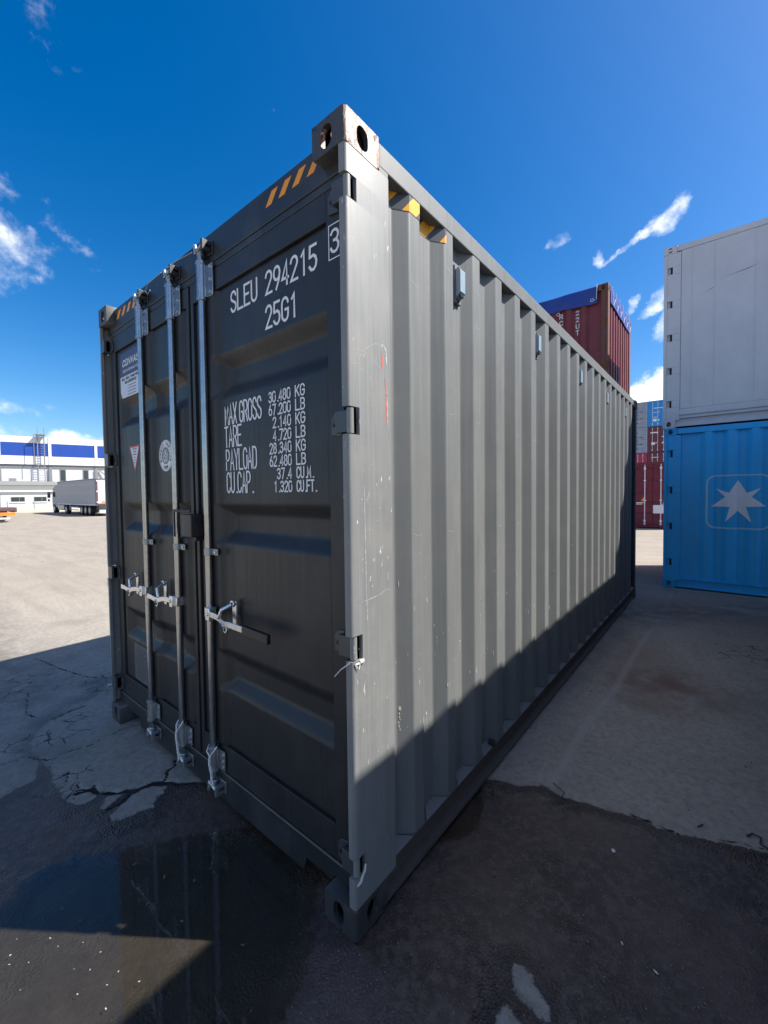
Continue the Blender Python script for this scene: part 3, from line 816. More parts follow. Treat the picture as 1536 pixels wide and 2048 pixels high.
# rails
for x, sx in ((0, 1), (-W, -1)):
    MB().box(x-.003*sx, x-.063*sx, .1805, L-.1805, 2.800, 2.886).build('top_rail', M['side'], main, bevel=.005)
    rb = MB(); rb.box(x-.002*sx, x-.055*sx, .1805, L-.1805, .150, .158); rb.box(x-.044*sx, x-.055*sx, .1805, L-.1805, .034, .150); rb.box(x-.002*sx, x-.055*sx, .1805, L-.1805, .014, .034)
    rb.build('bottom_rail', simple('rusty_rail_edge', (.10, .082, .072), .6, 0, .3, 30) if sx > 0 else M['frame'], main)
    MB().box(x-.002*sx, x-.012*sx, .1805, .2305, 2.779, 2.7995).build('rail_gusset', M['side'], main)
PTS = corr_profile(.2305, L-.1205)
wallR = corr_wall('side_wall', PTS, .158, 2.7995, M['side'], main)
corr_wall('side_wall', PTS, .158, 2.7995, M['side'], main, P=lambda y, x, z: (-W-x, y, z), flip=True)
# weld plates in the valleys above the bottom rail
for i, (yy, xx) in enumerate(PTS[:-1]):
    if xx < -.03 and abs(PTS[i+1][1]-xx) < 1e-6 and i > 0:
        a, b = yy-.05, PTS[i+1][0]+.05; o = [(-.003, a, .1585), (-.003, b, .1585), (-.0495, b-.052, .172), (-.0495, a+.052, .172)]
        MB().add(o, [(0, 1, 2, 3)]).build('weld_gusset', M['side'], main)
MB().add([(-.003, .235, .1585), (-.003, .352, .1585), (-.0495, .30, .174), (-.0495, .235, .174)], [(0, 1, 2, 3)]).build('weld_gusset', M['side'], main)
# far end wall, roof, floor
corr_wall('end_wall', corr_profile(-W+.1205, -.1205, first=-W+.26, pitch=.25, flat=.1, slope=.03, xo=L-.012, xi=L-.05), .12, 2.81, M['side'], main, P=lambda y, x, z: (y, x, z), flip=True)
MB().box(-W+.064, -.064, .061, L-.02, 2.85, 2.862).build('roof', M['side'], main)
MB().box(-W+.056, -.056, .12, L-.02, .10, .15).build('floor', M['hole'], main)
MB().box(-W+.163, -.163, L-.06, L-.006, 2.80, 2.886).build('end_header', M['frame'], main, bevel=.004)
MB().box(-W+.163, -.163, L-.06, L-.006, .02, .118).build('end_sill', M['frame'], main, bevel=.004)
# header over the doors and sill under them
hb = MB()
hb.prism([(.046, 2.735), (.046, 2.872), (.056, 2.884), (.12, 2.886), (.12, 2.735)][::-1], 'x', -W+.0305, -.0305)
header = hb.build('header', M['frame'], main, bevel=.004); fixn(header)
MB().box(-W+.0655, -.0655, .050, .10, 2.704, 2.7345).build('header_lip', M['frame'], main, bevel=.003)
prof = [(-2.045, .040), (-.345, .040), (-.325, .100), (-.1635, .100), (-.1635, .1195), (-.0305, .1195), (-.0305, .192), (-W+.0305, .192), (-W+.0305, .1195), (-W+.1635, .1195), (-W+.1635, .100), (-2.065, .100)]
n = len(prof)
sb = MB(); sb.add([(p[0], .047, p[1]) for p in prof]+[(p[0], .11, p[1]) for p in prof], [(i, (i+1) % n, (i+1) % n+n, i+n) for i in range(n)]+[tuple(range(n)), tuple(range(2*n-1, n-1, -1))])
sill = sb.build('sill', M['frame'], main, bevel=.003); fixn(sill)
MB().box(-W+.066, -.066, .043, .0468, .186, .1935).build('sill_edge', simple('pale_edge', (.16, .145, .13), .5, .2, .3, 40), main)  # thin paler strip along the top edge of the sill

# ---- doors
BARS = [-1.780, -1.360, -1.015]
GROOVES = [(2.070, 2.278), (1.360, 1.560), (.620, .828)]
sst = lambda v: v*v*(3-2*v)


def door(name, x0, x1, gx, ribs, hinge_x, sx):
    """x0<x1 span; gx = (left,lw,right,rw) ends of the pressed grooves; ribs = rib centres"""
    d = thing_part('door', main)
    fw = .084
    fr = MB()
    if sx > 0: pl, pr = x0+.030, x1-.082
    else: pl, pr = x0+.082, x1-.030
    zb, zt = .198, 2.698; pb, pt = .336, 2.592
    fr.box(x0, pl-.002, DY-.003, DY+.05, zb, zt); fr.box(pr+.002, x1, DY-.003, DY+.05, zb, zt)
    fr.box(pl-.002, pr+.002, DY-.003, DY+.05, zb, pb-.002); fr.box(pl-.002, pr+.002, DY-.003, DY+.05, pt+.002, zt)
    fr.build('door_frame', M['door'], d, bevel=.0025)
    MB().box(pl, pr, DY+.066, DY+.07, pb, pt).build('door_backing', M['rubber'], d)
    # pressed panel
    xs = sorted(set(np.round(np.linspace(pl+.001, pr-.001, int((pr-pl)/.010)), 5))); zs = sorted(set(np.round(np.linspace(pb+.001, pt-.001, int((pt-pb)/.010)), 5)))
    D = .036; rows = []
    gl, lw, gr, rw = gx
    for z in zs:
        row = []
        for x in xs:
            g = 0
            for a, b in GROOVES:
                g = max(g, min(1, max(0, (z-a)/.062), 1) if z < (a+b)/2 else min(1, max(0, (b-z)/.062)))
            w = min(1, max(0, (x-gl)/lw), 1) if x < (gl+gr)/2 else min(1, max(0, (gr-x)/rw))
            g = min(g, w); g = g*.8+.2*sst(g)
            # upright ribs carry the locking bars
            rb_ = 0
            for c in ribs:
                rb_ = max(rb_, min(1, max(0, (x-(c-.085))/.025)) if x < c else min(1, max(0, (c+.105-x)/.040)))
            y = DY + .008 - .020*sst(rb_) + .042*g
            e = min((x-pl), (pr-x), (z-pb), (pt-z)); y = y + 0 if e > .004 else y+.004
            row.append((x, y, z))
        rows.append(row)
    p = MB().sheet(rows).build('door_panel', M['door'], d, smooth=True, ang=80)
    for i, (a, b) in enumerate(NOTCH):
        hp = MB(); c = (a+b)/2
        if sx > 0: prof_ = [(x1-.006, c-.046), (x1-.006, c+.046), (x1-.040, c+.040), (x1-.058, c+.022), (x1-.058, c-.038)]
        else: prof_ = [(x0+.006, c-.046), (x0+.006, c+.046), (x0+.040, c+.040), (x0+.058, c+.022), (x0+.058, c-.038)]
        n_ = len(prof_); hp.add([(q[0], DY-.0115, q[1]) for q in prof_]+[(q[0], DY-.0035, q[1]) for q in prof_], [(k, (k+1) % n_, (k+1) % n_+n_, k+n_) for k in range(n_)]+[tuple(range(n_)), tuple(range(2*n_-1, n_-1, -1))])
        xb = x1 if sx > 0 else x0
        hp.box(xb-.012*sx, xb+.052*sx, .012, .030, c-.038, c+.038) if sx > 0 else hp.box(xb+.012, xb-.063, .004, .044, c-.041, c+.043)
        hp.box(xb-.012*sx, xb-.004*sx, .016, DY-.004, c-.036, c+.036)
        cxx = xb-.038*sx
        h_ = fixn(hp.build('hinge', M['hinge'], d, bevel=.002)); MB().tube([(cxx, DY-.0185, c-.004), (cxx, DY-.011, c-.004)], .007, 8).build('hinge_bolt', M['rubber'], d)
    return d


def thing_part(name, parent):
    o = bpy.data.objects.new(name, None); COL.objects.link(o); o.parent = parent; o.empty_display_size = .1; return o


doorR = door('right', -1.190, -.068, (-.985, .10, -.140, .012), [BARS[2]], 0, 1)
doorL = door('left', -2.370, -1.214, (-2.262, .075, -1.262, .03), [BARS[0], BARS[1]], 0, -1)
# rubber seals round the doors
gk = MB(); gk.box(-.0675, -.0235, DY+.012, DY+.03, .20, 2.70); gk.box(-W+.0235, -W+.0675, DY+.012, DY+.03, .20, 2.70)
gk.box(-1.2135, -1.1905, DY+.015, DY+.03, .20, 2.70); gk.box(-W+.07, -.07, DY+.005, DY+.03, 2.6985, 2.7035); gk.box(-W+.07, -.07, DY+.005, DY+.03, .1925, .1975)
gk.build('door_seal', M['rubber'], main)

# ---- lettering on the doors
eps = .0004
PR = lambda x, z, l: (x, DY+.0080-.0018-l*.0001, z)      # plate surface
PF = lambda x, z, l: (x, DY-.0048-l*.0001, z)            # frame surface


def line(text, x0, x1, z0, h, th=.0112, parent=doorR, P=PR, mat=None, gwf=.72, slant=0, name='lettering'):
    n_ = len(text); eff = sum(.5 if c_ == ' ' else .62 if c_ == '.' else 1 for c_ in text[:-1])+(.62 if text[-1] == '.' else gwf); adv = (x1-x0)/eff if n_ > 1 else 0; gw = adv*gwf if n_ > 1 else (x1-x0)
    mb = MB(); lettering(mb, text, x0, z0, adv, gw, h, th, P, slant=slant)
    return mb.build(name, mat or M['white'], parent)
line('SLEU', -.812, -.604, 2.448, .102); line('294215', -.536, -.212, 2.448, .102)
line('25G1', -.540, -.332, 2.305, .102)
line('3', -.1215, -.0815, 2.464, .088, P=PF, th=.010)
fb = MB()
for a in ((-.134, -.0735, 2.566, 2.570), (-.134, -.0735, 2.4455, 2.4495), (-.134, -.130, 2.4495, 2.566)): fb.box(a[0], a[1], DY-.0046, DY-.0042, a[2], a[3])
fb.build('check_digit_box', M['white'], doorR)
for tx, x0, x1, z0 in (('MAX GROSS', -.888, -.590, 1.934), ('TARE', -.896, -.752, 1.827), ('PAYLOAD', -.888, -.634, 1.716), ('CU.CAP.', -.886, -.655, 1.607)):
    line(tx, x0, x1, z0, .103, .0086, gwf=.76)
zz = 1.990
for num, un in (('30.480', 'KG'), ('67.200', 'LB'), ('2.140', 'KG'), ('4.720', 'LB'), ('28.340', 'KG'), ('62.480', 'LB'), ('37.4', 'CU.M.'), ('1.320', 'CU.FT.')):
    w = {6: .146, 5: .119, 4: .097}[len(num)]
    line(num, -.386-w, -.386, zz, .049, .0064)
    line(un, -.352, -.352+{2: .056, 5: .108, 6: .124}[len(un)], zz, .049, .0066)
    zz -= .0545

# hazard stripes on the header
PH = .0453
def stripes(x0, n_, step, w, parent, z0=2.797, z1=2.848):
    for i in range(n_):
        a = x0+i*step
        MB().add([(a, PH, z0), (a+w, PH, z0), (a+w+.045, PH, z1), (a+.045, PH, z1)], [(0, 1, 2, 3)]).build('hazard_stripe', M['amber'], parent)
stripes(-.512, 5, .088, .042, header); stripes(-2.232, 5, .088, .040, header)
# hazard tape draped over the first corrugations of the side
def tape(y0, y1, z0, z1, wall):
    br = sorted(set([y0, y1]+[p[0] for p in PTS if y0 < p[0] < y1])); s = 0; mb = MB(); uvs = []
    for a, b in zip(br[:-1], br[1:]):
        xa, xb = prof_x(PTS, a)+.0016, prof_x(PTS, b)+.0016; ln = math.hypot(b-a, xb-xa)
        na = 10
        for k in range(na):
            ta, tb = k/na, (k+1)/na
            mb.add([(xa+(xb-xa)*ta, a+(b-a)*ta, z0), (xa+(xb-xa)*tb, a+(b-a)*tb, z0), (xa+(xb-xa)*tb, a+(b-a)*tb, z1), (xa+(xb-xa)*ta, a+(b-a)*ta, z1)], [(0, 1, 2, 3)])
            uvs += [(s+ln*ta, z0), (s+ln*tb, z0), (s+ln*tb, z1), (s+ln*ta, z1)]
        s += ln
    o = mb.build('hazard_tape', M['tape'], wall); uv = o.data.uv_layers.new(name='UVMap')
    for i, q in enumerate(uvs): uv.data[i].uv = q
    return o
def tape_mat():
    mt, t, b = new_mat('yellow_black_tape'); uv = t.node('ShaderNodeUVMap'); sp = t.node('ShaderNodeSeparateXYZ'); t.l.new(uv.outputs[0], sp.inputs[0])
    v = t.math('FRACT', t.math('DIVIDE', t.math('SUBTRACT', sp.outputs[0], t.math('MULTIPLY', sp.outputs[1], .9)), .155))
    t.put(b.inputs['Base Color'], t.mix(t.math('GREATER_THAN', v, .5), (.055, .058, .062), (.85, .38, .010))); b.inputs['Roughness'].default_value = .4
    return mt
M['tape'] = tape_mat()
tape(.295, .655, 2.735, 2.800, wallR); tape(5.70, 5.84, 2.735, 2.792, wallR)

# vents high on the side
for k in range(5):
    c = .818+k*1.098; v = thing_part('vent', main)
    q = MB(); q.box(-.0515, -.036, c-.030, c+.030, 2.530, 2.712); q.build('vent_flange', M['side'], v, bevel=.002)
    q = MB(); q.prism([(2.552, -.0355), (2.575, -.008), (2.682, -.008), (2.694, -.0355)], 'y', c-.026, c+.024); fixn(q.build('vent_cover', M['vent'], v, bevel=.003))
    q = MB()
    for j in range(4): q.box(-.0205-.0, -.012, c-.018, c+.016, 2.556+j*.006, 2.559+j*.006)
    q.build('vent_louvre', M['vent_dark'], v)
    q = MB()
    for zz2 in (2.540, 2.703): q.tube([(-.036, c, zz2), (-.031, c, zz2)], .007, 8)
    q.build('rivet', M['rubber'], v)

# ---- locking bars
def locking_bar(x, side, wire=False):
    b = thing_part('locking_bar', main); BY = .020
    MB().tube([(x, BY, .135), (x, BY, 2.782)], .0172, 18).build('bar_tube', M['gal'], b, smooth=True)
    for z0, z1 in ((.205, .312), (2.565, 2.730)):
        q = MB()
        q.tube([(x, BY, z0), (x, BY, z1)], .0235, 16); q.tube([(x, BY, z1-.004), (x, BY, z1+.012)], .026, 16); q.tube([(x, BY, z0-.012), (x, BY, z0+.004)], .026, 16)
        q.box(x-.020, x+.030, BY+.002, BY+.020, z0+.003, z1-.003)
        q.box(x+.018, x+.078, DY-.016, DY-.0085, z0+.004, z1-.006); q.box(x-.050, x-.018, DY-.016, DY-.0085, z0+.004, z1-.006)
        fixn(q.build('bar_bracket', M['gal_dull'] if z0 < 1 else M['gal'], b, smooth=True, bevel=.0015))
        q = MB()
        for j in range(3):
            zz2 = z0+.02+(z1-z0-.045)*j/2; q.tube([(x+.062, DY-.023, zz2), (x+.062, DY-.015, zz2)], .0075, 8); q.tube([(x-.040, DY-.023, zz2), (x-.040, DY-.015, zz2)], .0075, 8)
        q.build('bracket_bolt', M['zinc'], b, smooth=True)
    q = MB(); q.tube([(x, BY, 1.300), (x, BY, 1.334)], .0205, 16); q.box(x+.010, x+.080, BY+.004, BY+.0095, 1.301, 1.333); q.box(x-.048, x-.010, BY+.004, BY+.0095, 1.301, 1.333)
    fixn(q.build('bar_clamp', M['gal_dull'], b, smooth=True, bevel=.0015))
    q = MB(); q.tube([(x+.062, BY-.002, 1.317), (x+.062, BY+.004, 1.317)], .006, 8); q.tube([(x-.036, BY-.002, 1.317), (x-.036, BY+.004, 1.317)], .006, 8); q.build('clamp_bolt', M['zinc'], b)
    # cams and keepers at both ends
    for z0, sg in ((.150, -1), (2.768, 1)):
        q = MB(); q.tube([(x, BY, z0), (x, BY, z0+.045*sg)], [.020, .014], 12); q.box(x-.030, x+.012, BY-.022, BY+.012, z0+.018*sg, z0+.034*sg)
        q.tube([(x-.022, BY-.012, z0+.012*sg), (x-.026, BY-.016, z0+.058*sg)], .010, 8); q.tube([(x+.006, BY-.014, z0+.026*sg), (x+.034, BY-.006, z0+.050*sg)], .009, 8)
        fixn(q.build('bar_cam', M['zinc'] if sg < 0 else M['gal_dull'], b, smooth=True, bevel=.002))
        q = MB(); kz = z0+.030*sg
        q.box(x-.030, x+.075, .038, .0465, kz-.032, kz+.032); q.box(x+.024, x+.066, .006, .038, kz-.008, kz+.008); q.box(x+.050, x+.066, -.008, .038, kz-.026, kz+.026); q.box(x-.028, x-.018, .0, .038, kz-.02, kz+.02)
        fixn(q.build('cam_keeper', M['frame'] if sg > 0 else M['gal_dull'], b, bevel=.003))
    # handle hub, lever, catch
    s = side; hz = 1.012
    q = MB(); q.box(x+.012*s, x+.050*s, -.012, .028, hz-.034, hz+.030); q.tube([(x+.034*s, -.018, hz), (x+.034*s, -.010, hz)], .009, 10)
    q.box(x-.018, x+.018, .000, .040, hz-.026, hz+.024); fixn(q.build('handle_hub', M['zinc'], b, smooth=True, bevel=.003))
    end = .370 if s > 0 else .315
    path = [(.050, -.004, 0), (.110, -.006, .000), (.150, -.008, -.006), (.185, -.014, -.016), (.215, -.020, -.014), (.26, -.022, -.008), (end, -.022, -.008)]
    def lever(pp, hh, tt, nm, mt):
        q = MB(); n_ = len(pp); vs = []
        for px_, py_, pz_ in pp:
            X_ = x+px_*s; vs += [(X_, py_-tt, hz+pz_-hh), (X_, py_+tt, hz+pz_-hh), (X_, py_+tt, hz+pz_+hh), (X_, py_-tt, hz+pz_+hh)]
        fs = [tuple(range(4)), tuple(range(4*n_-1, 4*n_-5, -1))]
        for i in range(n_-1):
            for k in range(4): fs.append((4*i+k, 4*i+(k+1) % 4, 4*i+4+(k+1) % 4, 4*i+4+k))
        q.add(vs, fs); o = q.build(nm, mt, b, smooth=True, bevel=.0025); fixn(o); return o
    hd = lever(path, .0145, .0042, 'handle', M['zinc'])
    if s > 0: lever([(end, -.022, -.008), (end+.19, -.022, -.010)], .0205, .0095, 'handle_grip', M['grip'])
    cx = x+.205*s
    q = MB(); q.box(cx-.016, cx+.016, DY-.018, DY-.006, hz-.055, hz+.085); q.tube([(cx, DY-.03, hz+.072), (cx, DY-.006, hz+.072)], .017, 12)
    q.tube([(cx-.004*s, DY-.022, hz+.07), (cx-.02*s, -.018, hz+.05), (cx-.045*s, -.022, hz+.006)], .0095, 8)
    q.tube([(cx, -.024, hz-.016), (cx, -.010, hz-.030), (cx, .012, hz-.040)], .010, 8); q.tube([(cx+.004, -.020, hz-.040), (cx+.004, .000, hz-.040)], .017, 12)
    fixn(q.build('handle_catch', M['zinc'], b, smooth=True, bevel=.002))
    q = MB(); q.tube([(cx+.004, -.0225, hz-.040), (cx+.004, -.0205, hz-.040)], .008, 10); q.tube([(cx, DY-.0325, hz+.072), (cx, DY-.0305, hz+.072)], .008, 8); q.build('catch_pin', M['rubber'], b)
    if wire:
        q = MB(); top = .318
        def tw(pts, ph):
            out = []
            for i in range(36):
                u = i/35; k = u*(len(pts)-1); j = min(int(k), len(pts)-2); f = k-j
                p_ = Vector(pts[j]).lerp(Vector(pts[j+1]), f); a = u*9*math.pi+ph
                out.append(p_+Vector((math.cos(a)*.0045, math.sin(a)*.0045, 0)))
            return out
        if wire == 1:
            lo = [(x-.006, -.010, .285), (x-.002, -.014, .255), (x+.010, -.014, .215), (x+.020, -.014, .165)]
            q.tube([(x+.030, .012, .345), (x+.028, .0, .325), (x+.012, -.010, .300), (x-.006, -.010, .285)], .0034, 6)
            q.tube([(x-.010, .036, .335), (x-.028, .012, .330), (x-.030, .0, .310), (x-.006, -.010, .285)], .0034, 6)
            q.tube([(x+.020, -.014, .165), (x+.026, -.016, .135)], .0034, 6)
        else:
            lo = [(x+.018, -.010, .286), (x+.022, -.014, .250), (x+.036, -.012, .220), (x+.037, -.012, .178)]
            q.tube([(x+.036, .018, .330), (x+.034, .004, .315), (x+.026, -.006, .300), (x+.018, -.010, .286)], .0034, 6)
            q.tube([(x-.020, .030, .322), (x-.030, .010, .318), (x-.012, -.010, .303), (x+.018, -.010, .286)], .0034, 6)
            q.tube([(x+.035, -.012, .178), (x+.030, -.014, .160), (x+.040, -.014, .150), (x+.048, -.012, .160), (x+.040, -.012, .180)], .0034, 6)
        q.tube(tw(lo, 0), .0032, 6); q.tube(tw(lo, math.pi), .0032, 6)
        q.build('seal_wire', M['wire'], b, smooth=True)
    return b
locking_bar(BARS[0], -1); locking_bar(BARS[1], -1, 1); locking_bar(BARS[2], 1, 2)

# thin wire strung along the header keepers, loose ties at the hinges
q = MB(); q.tube([(BARS[0]+.03, -.02, 2.80), (-1.66, -.012, 2.783), (-1.60, -.012, 2.772), (-1.55, -.014, 2.80), (BARS[1]-.01, -.02, 2.795)], .0018, 5)
q.tube([(BARS[1]+.03, -.02, 2.795), (-1.20, -.014, 2.80), (BARS[2]-.01, -.02, 2.775)], .0018, 5); q.tube([(-1.60, -.012, 2.772), (-1.57, -.012, 2.745), (-1.53, -.012, 2.755)], .0018, 5)
q.build('loose_wire', M['gal_dull'], main)
def tie(pl, nm='cable_tie', r=.002):
    q = MB()
    for p_ in pl: q.tube(p_, r, 5)
    return q.build(nm, M['wire'], main, smooth=True)
tie([[(-.004, .052, 1.010), (.004, .035, 1.002), (-.004, .015, 1.000), (-.02, .000, 1.008)], [(-.012, -.001, 1.008), (-.04, -.016, .985), (-.066, -.022, .955)], [(.002, .012, 1.004), (.006, .022, .988)], [(.004, .036, 1.004), (.008, .026, .984)]])
q = MB(); q.box(-.001, .008, .034, .056, 1.000, 1.012); q.build('cable_tie_head', M['wire'], main, bevel=.002)
tie([[(.003, .05, .262), (.006, .044, .245), (.003, .034, .228), (.005, .022, .215), (-.002, .012, .205)]], r=.0045)
tie([[(-W-.002, .02, 1.02), (-W+.02, -.004, 1.01), (-W+.05, -.014, .965)], [(-W+.01, -.002, 1.012), (-W+.06, -.012, .985)]])
tie([[(-W+.02, .0, .245), (-W-.02, -.01, .235), (-W-.05, -.01, .20)]], r=.0025)

# lock box over the door joint
lb = thing_part('lock_box', main)
q = MB(); q.box(-1.196, -1.082, -.032, DY-.004, 1.388, 1.502); q.build('lock_housing', M['door'], lb, bevel=.003)
q = MB(); q.box(-1.290, -1.100, -.028, -.020, 1.512, 1.526); q.box(-1.290, -1.280, -.028, -.020, 1.38, 1.526); q.box(-1.15, -1.10, .0, DY-.004, 1.364, 1.386); q.build('lock_hasp', M['rubber'], lb, bevel=.002)
q = MB(); q.tube([(-1.0815, .005, 1.470), (-1.079, .005, 1.470)], .020, 14); q.build('lock_hole', M['hole'], lb, smooth=True)

# ---- stickers and plates on the left door
PS = lambda x, z, l: (x, DY+.0125-l*.00012, z)
PSr = lambda x, z, l: (x, DY+.0005-l*.0001, z)   # on a rib
RIBL = (BARS[0]-.085, BARS[0]+.098)
def dsurf(x):
    rb_ = 0
    for c in BARS[:2]: rb_ = max(rb_, min(1, max(0, (x-(c-.085))/.025)) if x < c else min(1, max(0, (c+.105-x)/.040)))
    return DY+.008-.020*sst(rb_)
def draped(mb, x0, x1, z0f, z1f, off, n_=14):
    xs_ = [x0+(x1-x0)*i/n_ for i in range(n_+1)]
    mb.sheet([[(x, dsurf(x)-off, z0f(x)) for x in xs_], [(x, dsurf(x)-off, z1f(x)) for x in xs_]])
stk = thing_part('company_sticker', doorL)
q = MB(); draped(q, -2.232, -1.885, lambda x: 2.405, lambda x: 2.562, .0012); q.build('sticker_header', M['sticker_navy'], stk)
q = MB(); draped(q, -2.232, -1.885, lambda x: 2.262+max(0, (-2.205-x)*1.5), lambda x: 2.4048, .0012); q.build('sticker_body', M['sticker_white'], stk)
PST = lambda off: (lambda x, z, l: (x, dsurf(x)-off-l*.00012, z))
q = MB(); lettering(q, 'CONWAS', -2.185, 2.468, .047, .034, .046, .0085, PST(.0018), slant=.25); lettering(q, 'CONTAINER SOLUTIONS', -2.180, 2.430, .0152, .010, .016, .0035, PST(.0018)); q.build('sticker_print', M['white'], stk)
q = MB(); lettering(q, 'SALE, RENT, SPARE PARTS', -2.205, 2.378, .0137, .0095, .018, .0040, PST(.0018)); lettering(q, 'AND ACCESSORIES', -2.155, 2.352, .0137, .0095, .018, .0040, PST(.0018))
for i in range(4):
    zz2 = 2.330-i*.019; draped(q, -2.105, -2.097, lambda x, a=zz2: a, lambda x, a=zz2: a+.008, .0018, 1); draped(q, -2.090, -1.965, lambda x, a=zz2: a+.002, lambda x, a=zz2: a+.0065, .0018, 4)
q.build('sticker_print', M['ink'], stk)
# small red-edged triangle
tri = thing_part('triangle_sticker', doorL)
def trimesh(s, off, mt, nm):
    cx_, cz_ = -2.024, 1.868; P_ = [(-.088, .062), (.088, .062), (0, -.112)]
    vs = [(cx_+a*s, dsurf(cx_)-off, cz_+b*s) for a, b in P_]; MB().add(vs, [(0, 2, 1)]).build(nm, mt, tri)
trimesh(1, .0012, M['decal_red'], 'triangle_border'); trimesh(.80, .0018, M['sticker_white'], 'triangle_field')
q = MB()
for i, wd in enumerate((.07, .05, .055, .02, .02, .016)): draped(q, -2.024-wd/2, -2.024+wd/2, lambda x, a=1.905-i*.018: a, lambda x, a=1.905-i*.018: a+.006, .0022, 1)
q.build('triangle_print', M['ink'], tri)
# round classification mark
rm = thing_part('round_sticker', doorL); cx_, cz_, RR = -1.560, 1.834, .092
def ring(r0, r1, off, mt, nm, sz=1.0):
    n_ = 48; ys_ = dsurf(cx_)-off
    vs = []
    for k in range(n_):
        a = 2*math.pi*k/n_
        for r_ in (r0, r1): vs.append((cx_+r_*math.cos(a), ys_, cz_+r_*math.sin(a)))
    fs = [(2*k, 2*((k+1) % n_), 2*((k+1) % n_)+1, 2*k+1) for k in range(n_)]
    MB().add(vs, fs).build(nm, mt, rm)
ring(.0001, RR, .0012, M['white'], 'sticker_disc'); ring(.046, .050, .0022, M['plate'], 'sticker_ring'); ring(.084, .086, .0022, M['plate'], 'sticker_ring')
ring(.0001, .046, .0019, M['plate'], 'sticker_centre')
q = MB(); txt = 'BUREAU VERITAS'
for i, ch in enumerate(txt):
    a0 = math.radians(205-i*230/(len(txt)-1)); ca, sa = math.cos(a0), math.sin(a0)
    def PP(x, z, l, ca=ca, sa=sa):
        rr = .060+z; return (cx_+ca*rr+sa*(x), dsurf(cx_)-.0024-l*.0001, cz_+sa*rr-ca*(x))
    lettering(q, ch, -.005, 0, .01, .010, .017, .0038, PP)
for i, ch in enumerate('1828'):
    a0 = math.radians(252+i*12); ca, sa = math.cos(a0), math.sin(a0)
    def PP(x, z, l, ca=ca, sa=sa):
        rr = .077-z; return (cx_+ca*rr-sa*(x), dsurf(cx_)-.0024-l*.0001, cz_+sa*rr+ca*(x))
    lettering(q, ch, -.005, 0, .01, .010, .017, .0038, PP)
q.build('sticker_lettering', M['ink'], rm)
q = MB()
for pl in ([(0, -.036), (0, .03)], [(-.032, -.004), (.032, -.004)], [(-.012, .034), (-.004, .012), (-.016, -.002)], [(.014, .036), (.004, .016), (.018, .004), (.012, -.012)], [(-.026, .02), (-.024, -.026), (-.010, -.038)], [(.026, .016), (.024, -.026), (.008, -.038)], [(-.012, -.014), (-.012, -.03)], [(.012, -.02), (.012, -.03)]):
    rb_ = ribbon([(cx_+a, cz_+b) for a, b in pl], .0055); vs = []
    for l_, r_ in rb_: vs += [(l_.x, dsurf(cx_)-.0026, l_.y), (r_.x, dsurf(cx_)-.0026, r_.y)]
    q.add(vs, [(2*i, 2*i+1, 2*i+3, 2*i+2) for i in range(len(rb_)-1)])
q.build('sticker_emblem', M['white'], rm)
# approval plate low on the left door
cp = thing_part('approval_plate', doorL)
q = MB(); q.box(-2.130, -1.915, dsurf(-2.0)-.0035, dsurf(-2.0)-.0005, .352, .598); q.build('plate_body', M['plate'], cp, bevel=.001)
q = MB()
for i in range(13):
    zz2 = .575-i*.0165; a = -2.105 if i % 3 else -2.085; b_ = -1.94-random.random()*.05
    q.box(a, b_, dsurf(-2.0)-.0042, dsurf(-2.0)-.0036, zz2, zz2+.005)
q.build('plate_print', M['ink'], cp)

# ---- scratches and scrapes on the post and side
def scratch(pl, th, mat, nm, label=None, par=None, surf=None):
    dense = []
    for a_, b_ in zip(pl[:-1], pl[1:]):
        k_ = max(2, int(math.hypot(b_[0]-a_[0], b_[1]-a_[1])/.006))
        dense += [(a_[0]+(b_[0]-a_[0])*j/k_+(random.random()-.5)*th*.5, a_[1]+(b_[1]-a_[1])*j/k_) for j in range(k_)]
    dense.append(pl[-1]); rb_ = []
    for i, (l_, r_) in enumerate(ribbon(dense, th)):
        m_ = (l_+r_)/2; f_ = (.25+1.1*random.random())*min(1, .25+min(i, len(dense)-1-i)*.25); rb_.append((m_+(l_-m_)*f_, m_+(r_-m_)*f_))
    vs = []
    for i, (l_, r_) in enumerate(rb_):
        for q_ in (l_, r_):
            xx = .0006 if surf is None else prof_x(PTS, q_.x)+.0012
            vs.append((xx, q_.x, q_.y))
    o = MB().add(vs, [(2*i, 2*i+1, 2*i+3, 2*i+2) for i in range(len(rb_)-1)]).build(nm, mat, par or pR)
    if label: o['label'] = label
    return o
scratch([(.176, 2.125), (.182, 2.095), (.179, 2.06)], .010, M['redmark'], 'scrape', 'red paint scrape')
scratch([(.178, 2.14), (.182, 2.152), (.198, 2.145), (.206, 2.13), (.206, 2.08)], .005, M['palescratch'], 'scrape')
scratch([(.196, 2.03), (.203, 1.98), (.205, 1.90), (.208, 1.84)], .0055, M['redmark'], 'scrape', 'long red paint scrape')
scratch([(.206, 1.99), (.209, 1.90), (.211, 1.835)], .003, M['palescratch'], 'scrape')
scratch([(.074, 1.63), (.075, 1.50), (.077, 1.36), (.078, 1.25), (.082, 1.13)], .0022, M['palescratch'], 'scratch')
scratch([(.081, 1.565), (.098, 1.60), (.108, 1.63)], .0018, M['palescratch'], 'scratch'); scratch([(.084, 1.562), (.105, 1.595), (.110, 1.61)], .0015, M['palescratch'], 'scratch')
scratch([(.055, 1.215), (.10, 1.217), (.15, 1.221), (.185, 1.233), (.22, 1.230)], .0020, M['palescratch'], 'scratch')
scratch([(.050, 2.065), (.085, 2.11), (.14, 2.145), (.175, 2.15)], .0009, M['palescratch'], 'scratch'); scratch([(.03, 2.10), (.09, 2.10), (.15, 2.075), (.18, 2.055)], .0009, M['palescratch'], 'scratch')
